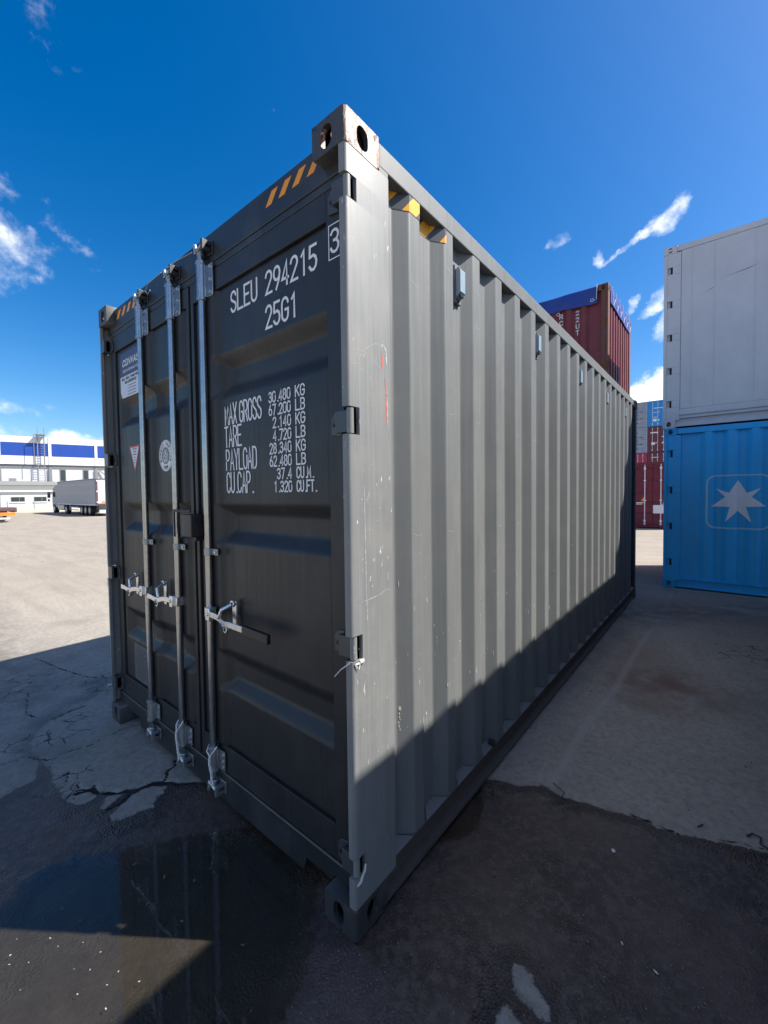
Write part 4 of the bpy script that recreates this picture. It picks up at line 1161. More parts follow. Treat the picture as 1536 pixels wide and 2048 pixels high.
scratch([(.02, 2.045), (.045, 2.05)], .0022, M['palescratch'], 'scratch')
q = MB()
for i in range(45):
    u = random.random(); y = .02+.2*random.random(); z = .62+1.0*random.random()**1.3
    w_ = .0006+.0030*random.random()**4; h_ = w_*(1.5+11*random.random()**2); tl = (random.random()-.3)*h_*.5
    q.add([(.0007, y-w_, z), (.0007, y+tl*.3, z-h_*.6), (.0007, y+w_, z+h_*.1), (.0007, y+tl, z+h_)], [(0, 1, 2, 3)])
o = q.build('paint_chip', M['palescratch'], pR); o['kind'] = 'stuff'
q = MB()
for i in range(150):
    y = .25+2.6*random.random()**1.2; x = prof_x(PTS, y); z = .60+.75*random.random()**1.6
    w_ = .0012+.0040*random.random()**3; h_ = w_*(1.5+10*random.random()**2)
    x2 = prof_x(PTS, y+w_)
    q.add([(x+.0012, y, z), (x2+.0012, y+w_, z-h_*.5), (x2+.0012, y+w_, z+h_*.4), (x+.0012, y, z+h_)], [(0, 1, 2, 3)])
o = q.build('paint_chip', M['palescratch'], wallR); o['kind'] = 'stuff'
for k in range(16):   # thin diagonal scratches crossing the ridges high up
    s_ = .372+.2745*k; z_ = 2.63-.006*k
    for dz_ in (0, -.175, -.66, -1.21):
        if (k*7+int(-dz_*100)) % 3 == 0: continue
        scratch([(s_+.004, z_+dz_+.012), (s_+.035, z_+dz_), (s_+.070, z_+dz_+.003*(k % 3))], .0012, M['palescratch'], 'scratch', surf=True, par=wallR)
# streaky deposits on ridges (drips)
for (y_, z_, ln_, w_) in ((.475, .985, .20, .007), (.455, .90, .16, .004), (.73, .92, .12, .004), (.745, .87, .22, .009), (.84, .84, .06, .010), (.318, .715, .10, .011), (1.0, 1.02, .10, .005), (1.20, 1.03, .13, .004), (.98, .95, .05, .004), (.53, .60, .09, .007), (.60, .93, .05, .003), (1.10, .98, .07, .003), (.66, .70, .06, .004)):
    q = MB(); zz3 = z_; parts = [(1.0, .22)]+[(.25+.35*random.random(), .04+.12*random.random()) for _ in range(6)]
    for wf, lf in parts:
        n_ = 9; h_ = ln_*lf; yc = y_+(random.random()-.5)*w_*.6; vs = []
        for k in range(n_):
            a = 2*math.pi*k/n_; rr = .75+.4*random.random()
            yy = yc+w_*.5*wf*math.cos(a)*rr; vs.append((prof_x(PTS, yy)+.0013, yy, zz3-h_*.5+h_*.5*math.sin(a)*rr))
        q.add(vs, [tuple(range(n_))]); zz3 -= h_*1.15
        if zz3 < z_-ln_: break
    o = q.build('drip_mark', M['palescratch'], wallR); o['kind'] = 'stuff'
q = MB(); q.tube([(-.03, 1.135, .168), (.0, 1.135, .168)], .018, 10); q.build('twist_plug', M['rubber'], main, smooth=True)

# ================================================================== OTHER CONTAINERS
M['blue'] = painted_steel('blue_container_paint', (.012, .42, .85), .48, .16, dust=.05, rust=.015, wave=.4)
M['bluedark'] = painted_steel('blue_container_frame_paint', (.010, .33, .66), .5, .22, chips=.03, chip_col=(.02, .03, .05), dust=.06)
M['reefer'] = painted_steel('off_white_reefer_paint', (.56, .55, .58), .5, .07, dust=.06, wave=1.2, bump=.07)
M['maroon'] = painted_steel('maroon_container_paint', (.17, .018, .024), .5, .25, dust=.08, rust=.05)
M['brownpost'] = painted_steel('rusty_brown_post_paint', (.13, .045, .034), .6, .45, dust=.12, rust=.22)
M['darkred'] = painted_steel('dark_red_container_paint', (.135, .010, .025), .5, .15, dust=.05, rust=.02)
M['maroon2'] = painted_steel('plum_container_paint', (.12, .022, .035), .5, .15, dust=.05)
M['sky_blue'] = painted_steel('bright_blue_container_paint', (.01, .25, .62), .5, .12, dust=.05)
M['lightgrey'] = painted_steel('light_grey_container_paint', (.28, .31, .38), .5, .2, dust=.1)
M['pinkred'] = painted_steel('crimson_container_paint', (.35, .02, .07), .5, .15, dust=.05)
M['whitebar'] = simple('white_painted_bar', (.72, .70, .72), .4, .1)
M['tarp'] = simple('blue_tarpaulin', (.010, .045, .26), .55, 0, .25, 6, .5, 9)
M['star'] = simple('pale_grey_logo_paint', (.80, .82, .86), .5, var=.08)
M['logoline'] = simple('light_blue_logo_paint', (.35, .62, .80), .5, var=.06)

blue = container('bright blue forty foot container with a white star emblem, under the white container', (.24, 7.08, 0), -math.pi/2, 12.192, 2.591, M['blue'], M['bluedark'], hinges=4, first=.20)
BP = corr_profile(.2305, 12.192-.1215, first=.27)
star = []
SC = [(1.18, 1.73), (1.285, 1.535), (1.44, 1.61), (1.335, 1.475), (1.50, 1.335), (1.275, 1.325), (1.335, 1.095), (1.18, 1.265), (1.035, 1.095), (1.085, 1.325), (.86, 1.325), (1.03, 1.475), (.92, 1.605), (1.075, 1.535)]
star = [(a-.24, b) for a, b in SC]
conform_fill([star], BP, .0035, M['star'], 'star_emblem', blue, .6, 1.3)
def rrect(x0, x1, z0, z1, r):
    o = []
    for cx, cz, a0 in ((x1-r, z1-r, 0), (x0+r, z1-r, 90), (x0+r, z0+r, 180), (x1-r, z0+r, 270)): o += [(cx+r*math.cos(math.radians(a0+15*i)), cz+r*math.sin(math.radians(a0+15*i))) for i in range(7)]
    return o
conform_fill([rrect(.795-.24, 1.565-.24, .985, 1.815, .13), rrect(.820-.24, 1.54-.24, 1.010, 1.790, .108)], BP, .0035, M['logoline'], 'emblem_frame', blue, .5, 1.4, .006)

reefer = container('pale grey refrigerated container with smooth panelled side, on top of the blue container', (.215, 7.08, 2.5915), -math.pi/2, 12.192, 2.896, M['reefer'], M['reefer'], corrugated=False, hinges=5, name='refrigerated_container')
for yl in (.155, .375, .655, 1.125, 1.62): MB().box(-.0075, -.0119, yl-.005, yl+.005, .30, 2.79).build('panel_seam', M['reefer'], reefer, bevel=.001)
for k in range(26):
    yl, zl, s_ = .25+1.2*random.random(), .4+1.6*random.random()**1.5, .008+.025*random.random()**2
    n_ = 9; vs = [(-.0095, yl, zl)]+[(-.0118, yl+s_*1.8*math.cos(6.283*q_/n_)*(.7+.5*random.random()), zl+s_*.7*math.sin(6.283*q_/n_)) for q_ in range(n_)]
    MB().add(vs, [(0, q_+1, (q_+1) % n_+1) for q_ in range(n_)]).build('dent', M['reefer'], reefer, smooth=True)
for yy, z0_, z1_, dy_ in ((1.02, 2.20, 2.29, .30), (.62, 2.05, 2.12, .10)):
    o = MB().add([(-.0112, yy-dy_, z0_), (-.0112, yy+dy_*.1, z0_+(z1_-z0_)*.55), (-.0112, yy+dy_*.55, z1_), (-.0112, yy+dy_*.1, z0_+(z1_-z0_)*.40)], [(0, 1, 2, 3)]).build('scrape', simple('brown_scrape', (.22, .17, .13), .7), reefer)

redb = container('hidden maroon container carrying the red open top container behind the grey one', (-.71-6.058, 7.67, 0), -math.pi/2, 6.058, 2.896, M['maroon'], M['brownpost'], doors=False)
red = container('weathered red open top container with a blue tarpaulin roof, behind the grey container', (-.71-6.058, 7.67, 2.8965), -math.pi/2, 6.058, 2.591, M['brownpost'], M['brownpost'], side_mat=M['maroon'], doors=False, open_top=True, roof=False, name='open_top_container')
RP = corr_profile(.2305, 6.058-.1215, first=.37)
q = MB()
for (txt_, xw, zt) in (('RC', -1.60, 5.145), ('22UT', -1.29, 5.135)):
    yl = xw-(-.71-6.058)
    for i, ch in enumerate(txt_):
        lettering(q, ch, yl, zt-2.8965-.10-i*.128, .1, .055, .098, .016, lambda a, z, l: (prof_x(RP, a)+.004+l*.0004, a, z))
q.build('lettering', M['white'], red)
# tarpaulin draped over the open top
tb = MB(); LL = 6.058; nx_, ny_ = 22, 56
top = []
prof = [(-W-.012, 2.12), (-W-.014, 2.56), (-W+.02, 2.605)]
def tz(u, y): return 2.600+.018*math.sin(y*9)*math.sin(u*7)
rows = []
for j in range(ny_+1):
    y = .10+(LL-.285)*j/ny_; row = []
    dr = 2.275+.016*math.sin(y*6.3)+.008*math.sin(y*17)
    for (x, z) in [(-W-.014, dr), (-W-.020, 2.35), (-W-.012, 2.57)]+[(-W+.03+(W-.06)*i/8, None) for i in range(9)]+[(.012, 2.57), (.020+.006*math.sin(y*11), 2.35), (.014+.008*math.sin(y*14), dr)]:
        row.append((x, y, z if z is not None else tz(x, y)))
    rows.append(row)
tb.sheet(rows)
# end flap
rows = []
for j in range(15):
    x = -W+.17+(W-.34)*j/14; dr = 2.28+.008*math.sin(x*8)
    rows.append([(x, LL-.19, 2.602), (x, LL+.004, 2.592), (x, LL+.012+.005*math.sin(x*15), 2.45), (x, LL+.010, dr)])
tb.sheet(rows)
fixn(tb.build('tarpaulin', M['tarp'], red, smooth=True, ang=50))
for xw, zw in ((-.985, 5.225), (-1.61, 5.125), (-2.25, 5.10), (-2.9, 5.13)):
    y = xw+.71+6.058; pts_ = [(.028, y+.028*math.cos(a*math.pi/8), zw-2.8965+.028*math.sin(a*math.pi/8)) for a in range(17)]
    MB().tube(pts_, .006, 6, cap=False).build('tarp_ring', M['white'], red, smooth=True)
q = MB(); q.tube([(.03, 5.8, 2.31), (.03, 5.86, 2.33), (.035, 5.87, 2.60)], .006, 6)
for j in range(6): q.tube([(-.25-j*.35, LL+.02, 2.60), (-.36-j*.35, LL+.022, 2.27), (-.55-j*.35, LL+.02, 2.45)], .005, 6)
q.build('tarp_rope', M['white'], red, smooth=True)

def red19_letters(t, d_, s0, s1): return None
near_red = container('dark red container standing in the sunny yard beyond the blue one, doors with white bars', (-.02, 19.0, 0), 0, 12.19, 2.75, M['darkred'], M['maroon'], bar_mat=M['whitebar'])
q = MB(); q.add([(-1.65, .035, 1.12), (-1.43, .035, 1.12), (-1.54, .035, 1.30)], [(0, 1, 2)]); o = q.build('warning_triangle', M['amber'], near_red); 
q = MB(); q.box(-1.20, -.78, .001, .003, .62, .96); q.build('paper_notice', M['white'], near_red)
q = MB()
for j in range(4): q.box(-.80, -.72, .001, .004, 1.42+j*.14, 1.48+j*.14)
q.build('reflector', M['white'], near_red)

HC = 2.896; FY = 54.0
far = [
    (-5.70, 0, M['maroon2'], M['whitebar'], 'plum container at the bottom of the far stack, behind the dark red one'),
    (-5.70, 1, M['pinkred'], M['whitebar'], 'crimson container under the two grey ones in the far stack'),
    (-5.70, 2, M['lightgrey'], M['lightgrey'], 'lower light grey container in the far stack'),
    (-5.70, 3, M['lightgrey'], M['lightgrey'], 'topmost light grey container in the far stack, beside the bright blue one'),
    (-3.22, 0, M['maroon2'], M['whitebar'], 'bottom plum container of the right far column, hidden behind the dark red one'),
    (-3.22, 1, M['maroon2'], M['whitebar'], 'plum container second from the bottom in the right far column'),
    (-3.22, 2, M['maroon2'], M['whitebar'], 'plum container with white marks directly under the bright blue one'),
    (-3.22, 3, M['sky_blue'], M['whitebar'], 'bright sky blue container on top of the far stack'),
]
for fx, lv, mt_, bm_, lab in far:
    t_ = container(lab, (fx, FY, lv*(HC+.004)), 0, 12.19, HC, mt_, mt_, bar_mat=bm_, group='containers stacked four high at the far end of the yard', hinges=0)
    q = MB()
    if lv == 3 and fx > -4: q.box(-1.9, -.5, -.006, -.002, 2.0, 2.08); q.box(-2.0, -1.3, -.006, -.002, 1.55, 1.60); q.box(-1.95, -1.6, -.006, -.002, .55, .85); q.box(-1.5, -1.35, -.006, -.002, .62, .78)
    elif lv == 2 and fx > -4: q.box(-2.2, -1.45, -.006, -.002, 2.15, 2.27); q.box(-2.1, -1.75, -.006, -.002, .85, 1.12); q.box(-1.1, -.9, -.006, -.002, 1.65, 1.75); q.add([(-1.15, -.004, .95), (-.85, -.004, .95), (-1.0, -.004, 1.15)], [(0, 1, 2)])
    elif fx > -4: q.box(-2.1, -1.4, -.006, -.002, 2.30, 2.36)
    elif lv >= 2:
        for zz2, n_ in ((2.25, 3), (1.75, 4), (1.35, 3), (.95, 4), (.45, 3)):
            for k in range(n_): q.box(-2.1+k*.45, -1.82+k*.45, -.006, -.002, zz2, zz2+.07)
        q.build('door_marking', M['ink'], t_); continue
    else: q.box(-2.0, -.6, -.006, -.002, .35, .45)
    q.build('door_marking', M['white'], t_)

# the container across the aisle whose shadow lies on the grey one
aisle = container('dark blue container across the aisle whose shadow falls on the grey container', (1.625+W, -.1, 0), 0, 6.058, 2.896, painted_steel('navy_container_paint', (.015, .03, .09), .5, .2), corrugated=True, doors=True)

# ================================================================== WAREHOUSE
M['clad'] = simple('white_cladding', (.66, .66, .66), .45, 0, .03, 1)
M['clad2'] = simple('pale_grey_cladding', (.54, .55, .57), .5, 0, .04, 1)
M['cladblue'] = simple('blue_cladding', (.012, .055, .30), .45, 0, .04, 1)
M['trim'] = simple('grey_trim', (.20, .205, .215), .5, 0, .1, 2)
M['roofgrey'] = simple('grey_roof_sheet', (.28, .28, .285), .6, 0, .1, 2)
M['glass'] = simple('dark_window_glass', (.03, .045, .05), .06, 0, .3, 1)
ang = math.radians(-15)
wh = thing('warehouse', 'long white warehouse with a blue stripe and a roof ladder across the yard', 'building', (-66, 8.3, 0), 0)
wh.rotation_euler = (0, 0, ang)   # local y runs along the facade, +x faces the yard
U0, U1 = -32, 46
def panels(z0, z1, mt_, nm, step, u0=U0, u1=U1, x=0, gap=.02, th=.08):
    u = u0; i = 0
    while u < u1-.01:
        e = min(u+step, u1); MB().box(x-th, x, u+gap, e-gap, z0, z1).build(nm, mt_, wh); u = e
BAY = 4.70; B0 = 4.5-BAY*8
panels(8.20, 8.96, M['clad'], 'wall_panel', BAY, B0, U1); panels(6.62, 8.17, M['cladblue'], 'blue_panel', BAY, B0, U1, gap=.16, x=.0)
panels(6.62, 8.17, M['clad'], 'stripe_backing', 80, B0, U1, x=-.09, th=.03); panels(5.56, 6.59, M['clad'], 'wall_panel', BAY, B0, U1)
panels(5.16, 5.54, M['trim'], 'trim_band', 80, B0, U1, x=-.15); panels(0, 5.15, M['clad2'], 'lower_wall_panel', BAY, B0, U1, x=-.25)
for k in range(17):
    u = B0+k*BAY
    MB().box(.002, .05, u-.15, u+.15, 5.56, 8.96).build('pilaster', M['clad'], wh); MB().box(-.24, -.02, u-.16, u+.14, 0, 5.15).build('column', M['trim'], wh)
MB().box(-40, -.02, B0, U1, 8.80, 8.99).build('roof', M['roofgrey'], wh)
MB().box(-39.9, -.4, B0+.1, U1-.1, 0, 8.78).build('building_core', M['clad2'], wh)
for u, w_, z0_, z1_ in ((5.70, .62, 3.50, 5.02), (8.05, .62, 3.75, 5.0), (12.5, .62, 3.5, 5.0), (-8, .62, 3.5, 5.0)):
    wn = thing_part('window', wh); MB().box(-.249, -.20, u-w_/2, u+w_/2, z0_, z1_).build('window_frame', M['trim'], wn); MB().box(-.199, -.19, u-w_/2+.07, u+w_/2-.07, z0_+.08, z1_-.08).build('pane', M['glass'], wn)
q = MB(); q.tube([(-.1, 9.5, 5.0), (.4, 11.2, 3.4)], .09, 6); q.build('downpipe', M['trim'], wh)
lad = thing_part('roof_ladder', wh)
q = MB()
for u in (3.35, 3.98): q.tube([(.35, u, 3.4), (.35, u, 9.25)], .045, 6); q.tube([(.35, u, 9.25), (-.3, u, 9.3), (-.3, u, 10.2)], .04, 6)
for u in (3.05, 4.05): q.tube([(.8, u, 5.6), (.8, u, 9.2)], .035, 6)
q.box(-.3, .8, 3.15, 4.10, 9.16, 9.26); q.build('ladder_rail', M['trim'], lad)
for k in range(19): MB().tube([(.35, 3.35, 3.6+.3*k), (.35, 3.98, 3.6+.3*k)], .022, 5).build('rung', M['trim'], lad)
an = thing('annex_building', 'low white office annex with two strip windows in front of the warehouse', 'building', (-62, 7.5, 0), 0); an.rotation_euler = (0, 0, ang)
A0, A1 = -14, 5.15
MB().box(-3.6, 0, A0, A1, 0, 2.95).build('wall', M['clad2'], an)
for k, (a, b_) in enumerate(((1.90, 2.12),)): MB().box(.002, .06, A0, A1-.2, a, b_).build('trim_band', M['trim'], an)
q = MB(); q.prism([(A0-.2, 2.95), (A1+.1, 2.95), (A1-.3, 3.35), (A0, 3.45)], 'x', -3.8, .35); fixn(q.build('roof', M['roofgrey'], an))
MB().box(.01, .36, A0, A1-.1, 2.88, 2.949).build('gutter', M['trim'], an); MB().box(.003, .05, A0, A1-.3, 2.16, 2.86).build('fascia_panel', M['clad'], an)
MB().box(-.9, -.3, .75, 1.35, 3.36, 3.72).build('roof_vent', M['trim'], an)
for a, b_ in ((.90, 2.10), (2.88, 4.02), (-1.3, -.1)):
    wn = thing_part('window', an); MB().box(.001, .03, a, b_, 1.02, 1.58).build('window_frame', M['trim'], wn)
    MB().box(.031, .034, a+.04, (a+b_)/2+.12, 1.06, 1.54).build('pane', M['glass'], wn); MB().box(.031, .034, (a+b_)/2+.16, b_-.04, 1.06, 1.54).build('pane', M['glass'], wn)
    MB().box(.001, .08, a-.08, b_+.08, .92, 1.015).build('window_sill', M['clad'], wn)
MB().box(.002, .3, -.2, .05, 0, 1.9).build('door_jamb', M['trim'], an)
for i, (u, top_) in enumerate(((.69, 1.05), (2.95, 1.08))):
    o = MB().tube([(0, 0, 0), (0, 0, top_+.05)], .05, 6).build('bollard', M['trim']); c_, s_ = math.cos(ang), math.sin(ang)
    o.location = (-62+.9*c_-u*s_, 7.5+.9*s_+u*c_, 0); tag(o, ('thin grey post in front of the left annex window', 'thin grey post in front of the right annex window')[i], 'post', 'thin posts in front of the annex')
# sandy verge in front of the annex
vb = MB(); rows = []
for j in range(40):
    u = -14+j*.85; c_, s_ = math.cos(ang), math.sin(ang)
    rows.append([(-62+a*c_-u*s_, 7.5+a*s_+u*c_, h_) for a, h_ in ((.05, .10), (1.6, .14+.05*math.sin(j*1.7)), (4+.8*math.sin(j*.9), .10+.04*math.sin(j*2.3)), (7+1.2*math.sin(j*.7), -.02))])
vb.sheet(rows); o = fixn(vb.build('verge', simple('dry_sandy_verge', (.42, .38, .27), .95, 0, .35, 1.5, .6, 6), smooth=True)); tag(o, kind='structure')

# ================================================================== TRUCK AND TRAILER
M['curtain'] = simple('grey_curtain_side', (.36, .36, .36), .6, 0, .05, 2)
M['curtain2'] = simple('darker_curtain_stripe', (.38, .38, .38), .6, 0, .05, 2)
M['cream'] = simple('cream_rear_door', (.66, .64, .54), .45, 0, .04, 2)
M['chassis'] = simple('dark_chassis', (.03, .032, .036), .6)
M['tyre'] = simple('black_tyre', (.018, .018, .019), .8)
M['orange'] = simple('orange_paint', (.75, .20, .02), .45)
M['redlamp'] = simple('dark_red_frame', (.09, .05, .055), .5)
tr = thing('truck', 'grey curtain sided lorry parked in front of the warehouse, cream rear doors toward the camera', 'truck', (-37.0, 9.58, 0), 0)
# local: x runs back (rear at 0, nose at -13), y from 0 to 2.5
bd = thing_part('cargo_body', tr)
MB().box(-10.9, -.12, 0, 2.5, .96, 2.90).build('curtain_side', M['curtain'], bd, bevel=.03)
MB().box(-10.9, -.12, -.012, -.001, 2.45, 2.68).build('curtain_stripe', M['curtain2'], bd); MB().box(-10.9, -.12, -.012, -.001, 1.78, 1.97).build('curtain_stripe', M['curtain2'], bd)
MB().box(-10.95, -.1, -.02, 2.52, 2.901, 2.97).build('roof_rail', M['trim'], bd); MB().box(-10.95, -.1, -.03, 2.53, .84, .955).build('side_rail', M['clad2'], bd)
MB().box(-.119, -.02, 0, 2.5, .86, 2.95).build('rear_frame', M['redlamp'], bd)
for y0_, y1_ in ((.14, 1.24), (1.26, 2.38)): MB().box(-.0195, .02, y0_, y1_, 1.0, 2.84).build('rear_door', M['cream'], bd, bevel=.01)
MB().box(.021, .03, .35, .95, 1.05, 1.18).build('orange_plate', M['orange'], bd); MB().box(.021, .028, .45, .62, 1.28, 1.42).build('rear_sticker', M['curtain2'], bd)
for zz2 in (1.05, 1.9, 2.72): MB().box(-.0195, .03, .05, .13, zz2, zz2+.1).build('door_hinge', M['clad'], bd)
q = MB(); q.box(-12.6, -.3, .55, 1.95, .55, .83); q.box(-.6, -.02, .2, 2.3, .50, .84); q.build('chassis', M['chassis'], tr)
q = MB(); q.box(-.12, -.02, .25, 1.6, .28, .46); q.build('rear_bumper', M['clad'], tr); MB().box(-.018, -.005, .3, 1.0, .5, .72).build('number_plate', M['chassis'], tr)
def wheel(x, y, par, r=.42, w=.3):
    wl = thing_part('wheel', par); MB().tube([(x, y, r), (x, y+w, r)], r, 20).build('tyre', M['tyre'], wl, smooth=True); MB().tube([(x, y-.012, r), (x, y-.002, r)], r*.55, 16).build('rim', M['gal_dull'], wl, smooth=True)
for x in (-1.7, -2.75, -3.8, -8.3, -12.3): wheel(x, .02, tr); wheel(x, 2.15, tr)
for a, b_ in ((-7.2, -4.7),):
    q = MB(); q.box(a, b_, .0, .05, .62, .70); q.box(a, b_, .0, .05, .40, .46); q.box(a, a+.08, .0, .05, .35, .83); q.build('side_guard', M['curtain2'], tr)
MB().box(-11.2, -9.2, .05, .5, .32, .80).build('fuel_tank', M['gal_dull'], tr, bevel=.05)
cb = thing_part('cab', tr)
q = MB(); q.prism([(-13.15, .55), (-11.1, .55), (-11.1, 2.75), (-11.9, 2.72), (-12.9, 2.35), (-13.15, 1.4)], 'y', 0, 1)
q = MB(); pc = [(-13.15, .55), (-11.1, .55), (-11.1, 2.70), (-12.1, 2.66), (-12.95, 2.30), (-13.15, 1.4)]; n = len(pc)
q.add([(a, .06, b) for a, b in pc]+[(a, 2.44, b) for a, b in pc], [(i, (i+1) % n, (i+1) % n+n, i+n) for i in range(n)]+[tuple(range(n)), tuple(range(2*n-1, n-1, -1))]); fixn(q.build('cab_body', M['curtain'], cb, bevel=.04))
MB().box(-12.75, -12.0, .045, .058, 1.55, 2.2).build('side_window', M['glass'], cb)
q = MB(); q.box(-13.45, -13.25, -.25, -.05, 1.45, 2.0); q.box(-13.45, -13.2, -.2, .06, 1.98, 2.04); q.box(-13.4, -13.28, -.22, -.1, 1.1, 1.35); q.build('wing_mirror', M['chassis'], cb)
tl = thing('flatbed_trailer', 'low orange and dark red flatbed trailer cut by the left edge of the picture', 'trailer', (-34.0, 4.45, 0), 0)
MB().box(-2.3, 0, -7.5, 0, .70, .92).build('deck', M['redlamp'], tl, bevel=.02); MB().box(-.001, .04, -7.5, -.95, .42, .60).build('side_beam', simple('cream_beam', (.70, .62, .36), .5), tl)
MB().box(-.001, .045, -.93, -.05, .42, .62).build('end_beam', M['orange'], tl); q = MB(); q.box(-1.6, -.3, -.15, .08, .62, .92); q.build('bolster', M['redlamp'], tl)
MB().box(-2.2, -.1, -6, -.4, .62, .699).build('frame', M['chassis'], tl)
for yy in (-.8, -1.9, -3.0):
    wl = thing_part('wheel', tl)
    MB().tube([(-.35, yy, .35), (-.05, yy, .35)], .35, 18).build('tyre', M['tyre'], wl, smooth=True); MB().tube([(-.045, yy, .35), (-.035, yy, .35)], .17, 12).build('rim', M['gal_dull'], wl)
    MB().tube([(-2.2, yy, .35), (-1.9, yy, .35)], .35, 18).build('tyre', M['tyre'], wl, smooth=True)
MB().box(-.2, -.02, -1.0, -.3, .20, .30).build('mudflap', M['clad'], tl)

# ================================================================== LITTER ON THE GROUND
def flake(x, y, s, mt_, name, label, cat, z=.001, group=None, n_=7):
    vs = [(0, 0, s*.12)]; a0 = random.random()*6
    for k in range(n_):
        a = a0+2*math.pi*k/n_; r_ = s*(.55+.5*random.random())*(1.4 if k % 3 == 0 else .8); vs.append((r_*math.cos(a)*1.2, r_*math.sin(a)*.7, s*.10*random.random()))
    o = MB().add(vs, [(0, k+1, (k+1) % n_+1) for k in range(n_)]).build(name, mt_); o.location = (x, y, z-.006); o.rotation_euler = (0, 0, random.random()*6)
    return tag(o, label, cat, group)
M['leaf_white'] = simple('bleached_leaf', (.62, .60, .54), .7, var=.2, scale=50); M['leaf_brown'] = simple('brown_leaf', (.16, .11, .07), .8, var=.3, scale=50)
flake(.634, .987, .014, M['leaf_white'], 'paper_scrap', 'small white paper scrap on the wet ground right of the grey container', 'litter', z=.004)
flake(-1.513, -.539, .020, M['leaf_brown'], 'dry_leaf', 'pale dry leaf on the damp ground above the left end of the puddle', 'leaf', z=.004, n_=5)
flake(.263, .562, .011, M['leaf_brown'], 'dry_leaf', 'small dry leaf on the wet ground near the container bottom corner', 'leaf', z=.002, n_=5)
flake(.735, .590, .007, M['leaf_white'], 'dry_leaf', 'tiny pale leaf in the middle of the brown wet ground', 'leaf', z=.002, n_=5)
flake(.84, .559, .008, M['leaf_white'], 'paper_scrap', 'tiny white scrap at the lower right on the wet ground', 'litter', z=.002, n_=5)
q = MB(); q.tube([(0, 0, .004), (.073, -.049, .010), (.063, -.146, .004)], .0022, 6); o = q.build('bent_wire', M['chassis']); o.location = (.29, 1.256, -.002); tag(o, 'thin bent wire lying on the edge of the wet patch', 'wire')
q = MB(); q.tube([(0, 0, .004), (.02, .03, .006), (.05, .02, .008), (.045, -.02, .006), (.07, -.03, .004)], .004, 6); o = q.build('curled_twig', M['chassis']); o.location = (1.10, 1.445, -.002); tag(o, 'curled dark twig on the dry concrete at the right edge', 'twig')
q = MB(); q.tube([(0, 0, .002), (.02, .03, .004)], .003, 5); o = q.build('twig_stub', M['chassis']); o.location = (.92, 1.375, -.002); tag(o, 'short dark stub beside the curled twig near the wet edge', 'twig')
M['chip'] = simple('wood_chip', (.42, .38, .31), .7, var=.3, scale=50)
# bits lying in and around the puddle
chips = [(-0.983, -0.747), (-0.891, -0.671), (-0.835, -0.661), (-0.78, -0.601), (-0.852, -0.738), (-0.703, -0.646), (-0.658, -0.613), (-0.694, -0.573), (-0.562, -0.592), (-0.489, -0.523), (-0.608, -0.66), (-0.492, -0.616), (-0.576, -0.555), (-0.769, -0.773), (-0.896, -0.781), (-0.931, -0.773), ]
for i, (x, y) in enumerate(chips): flake(x, y, .0020+.002*random.random(), M['chip'], 'floating_chip', 'small pale wood chip floating in the sunlit part of the puddle', 'debris', z=.0045, group='chips floating in the sunlit puddle', n_=5)
for i, (x, y) in enumerate([(-0.992, -0.616), (-0.982, -0.364), (-0.573, -0.345), (-0.818, -0.309), (-1.044, -0.571), (-0.884, -0.585), (-.70, -.24), (-.9, -.21), (-.32, -.25), (-.75, -.4)]):
    flake(x, y, .005+.004*random.random(), M['leaf_brown'], 'sunken_leaf', 'small brown leaf in the shaded part of the puddle', 'leaf', z=.0045, group='leaves in the shaded puddle', n_=5)


def grit(n_, region, smin, smax, mt_, seed, flt=None):
    r = random.Random(seed); mb = MB(); k = 0
    while k < n_:
        x = r.uniform(region[0], region[1]); y = r.uniform(region[2], region[3])
        if flt and not flt(x, y, r): continue
        k += 1; s = smin+(smax-smin)*r.random()**3; a = r.random()*6
        c, s2 = math.cos(a)*s, math.sin(a)*s; z = -.006 if region[0] > -4 else -.004
        h = s*.7
        mb.add([(x+c, y+s2, z), (x-s2*.7, y+c*.7, z), (x-c*.9, y-s2*.9, z), (x+s2*.8, y-c*.8, z), (x+c*.2, y, z+h), (x-c*.3, y+s2*.2, z+h*.9)], [(0, 1, 4), (1, 5, 4), (1, 2, 5), (2, 3, 5), (3, 4, 5), (3, 0, 4)])
    o = mb.build('loose_grit', mt_); tag(o, kind='stuff'); return o
grit(260, (.06, 1.75, 1.45, 5.2), .003, .011, M['chassis'], 1, lambda x, y, r: y > 1.3+.16*x)
grit(4200, (-.2, 2.2, -.4, 1.35), .0010, .0042, simple('wet_brown_grit', (.17, .145, .12), .4), 2, lambda x, y, r: x > .02 or y < -.02)
grit(500, (.05, 2.0, 1.35, 4.6), .0010, .0032, simple('pale_grit', (.34, .32, .29), .85), 3)
grit(700, (-4.2, -1.3, -.9, 1.0), .0012, .0040, simple('grey_grit', (.13, .125, .118), .8), 4, lambda x, y, r: y < -.02 or x < -2.5)
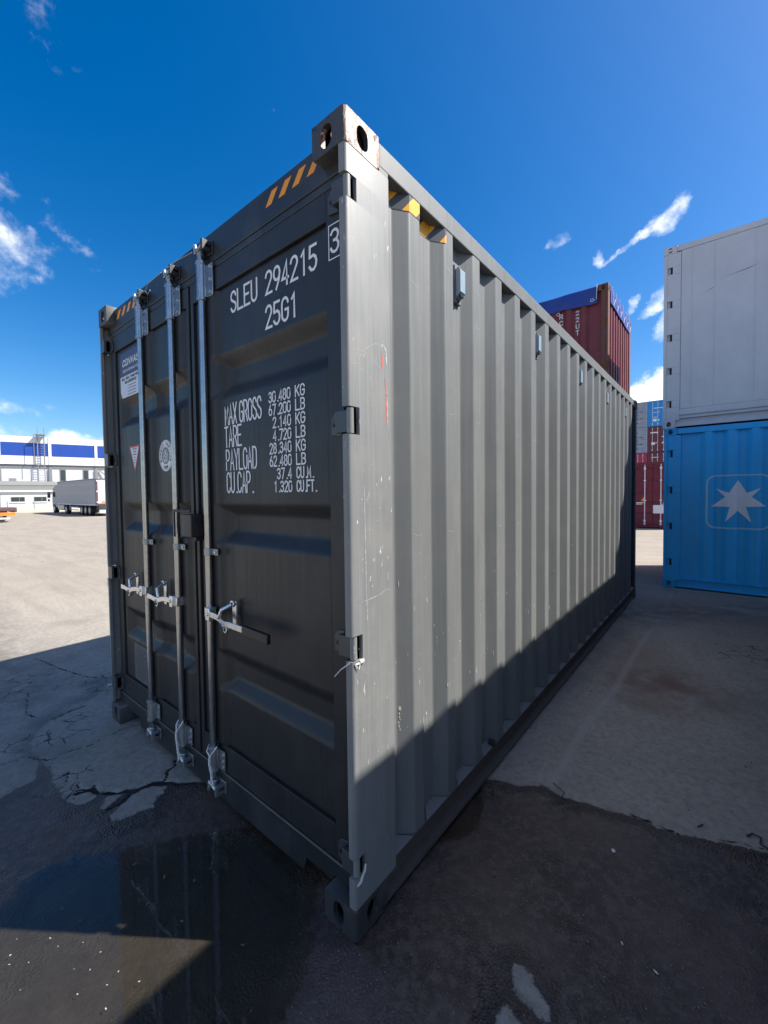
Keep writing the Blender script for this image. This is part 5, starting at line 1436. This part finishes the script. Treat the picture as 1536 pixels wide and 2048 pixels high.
grit(1500, (-30, -4.6, -12, 22), .006, .022, simple('yard_grit', (.17, .15, .13), .9), 5)


def split_loose(names):
    """give every separate piece of the named small parts an object of its own"""
    for o in [q for q in bpy.data.objects if q.type == 'MESH' and q.name.split('.')[0] in names]:
        me = o.data; n = len(me.vertices); par = list(range(n))
        def find(a):
            while par[a] != a: par[a] = par[par[a]]; a = par[a]
            return a
        for p in me.polygons:
            vs = p.vertices; r = find(vs[0])
            for v in vs[1:]: par[find(v)] = r
        groups = {}
        for p in me.polygons: groups.setdefault(find(p.vertices[0]), []).append(p.index)
        if len(groups) < 2: continue
        co = [v.co.copy() for v in me.vertices]; polys = [(tuple(p.vertices), p.use_smooth) for p in me.polygons]
        for k, (r, fs) in enumerate(groups.items()):
            idx = {}; vs = []; fl = []
            for f in fs:
                t_ = []
                for v in polys[f][0]:
                    if v not in idx: idx[v] = len(vs); vs.append(co[v])
                    t_.append(idx[v])
                fl.append(t_)
            m2 = bpy.data.meshes.new(me.name); m2.from_pydata(vs, [], fl); [m2.materials.append(mm) for mm in me.materials]
            if polys[fs[0]][1]: m2.polygons.foreach_set('use_smooth', [True]*len(fl)); m2.set_sharp_from_angle(angle=math.radians(35))
            o2 = bpy.data.objects.new(o.name.split('.')[0], m2); COL.objects.link(o2); o2.parent = o.parent; o2.matrix_basis = o.matrix_basis.copy()
            for md in o.modifiers:
                if md.type == 'BEVEL':
                    b = o2.modifiers.new('bevel', 'BEVEL'); b.width = md.width; b.segments = md.segments; b.limit_method = 'ANGLE'; b.angle_limit = md.angle_limit
        bpy.data.objects.remove(o)
split_loose({'bracket_bolt', 'clamp_bolt', 'catch_pin', 'rivet', 'lock_hasp', 'tarp_rope', 'reflector', 'wing_mirror', 'side_guard', 'vent_louvre', 'door_marking', 'loose_wire', 'door_seal'})
for o in bpy.data.objects:
    if o.type == 'MESH' and o.name.split('.')[0] in ('plate_print', 'triangle_print', 'sticker_lettering', 'sticker_print', 'sticker_emblem', 'cable_tie', 'seal_wire'): o['kind'] = 'stuff'
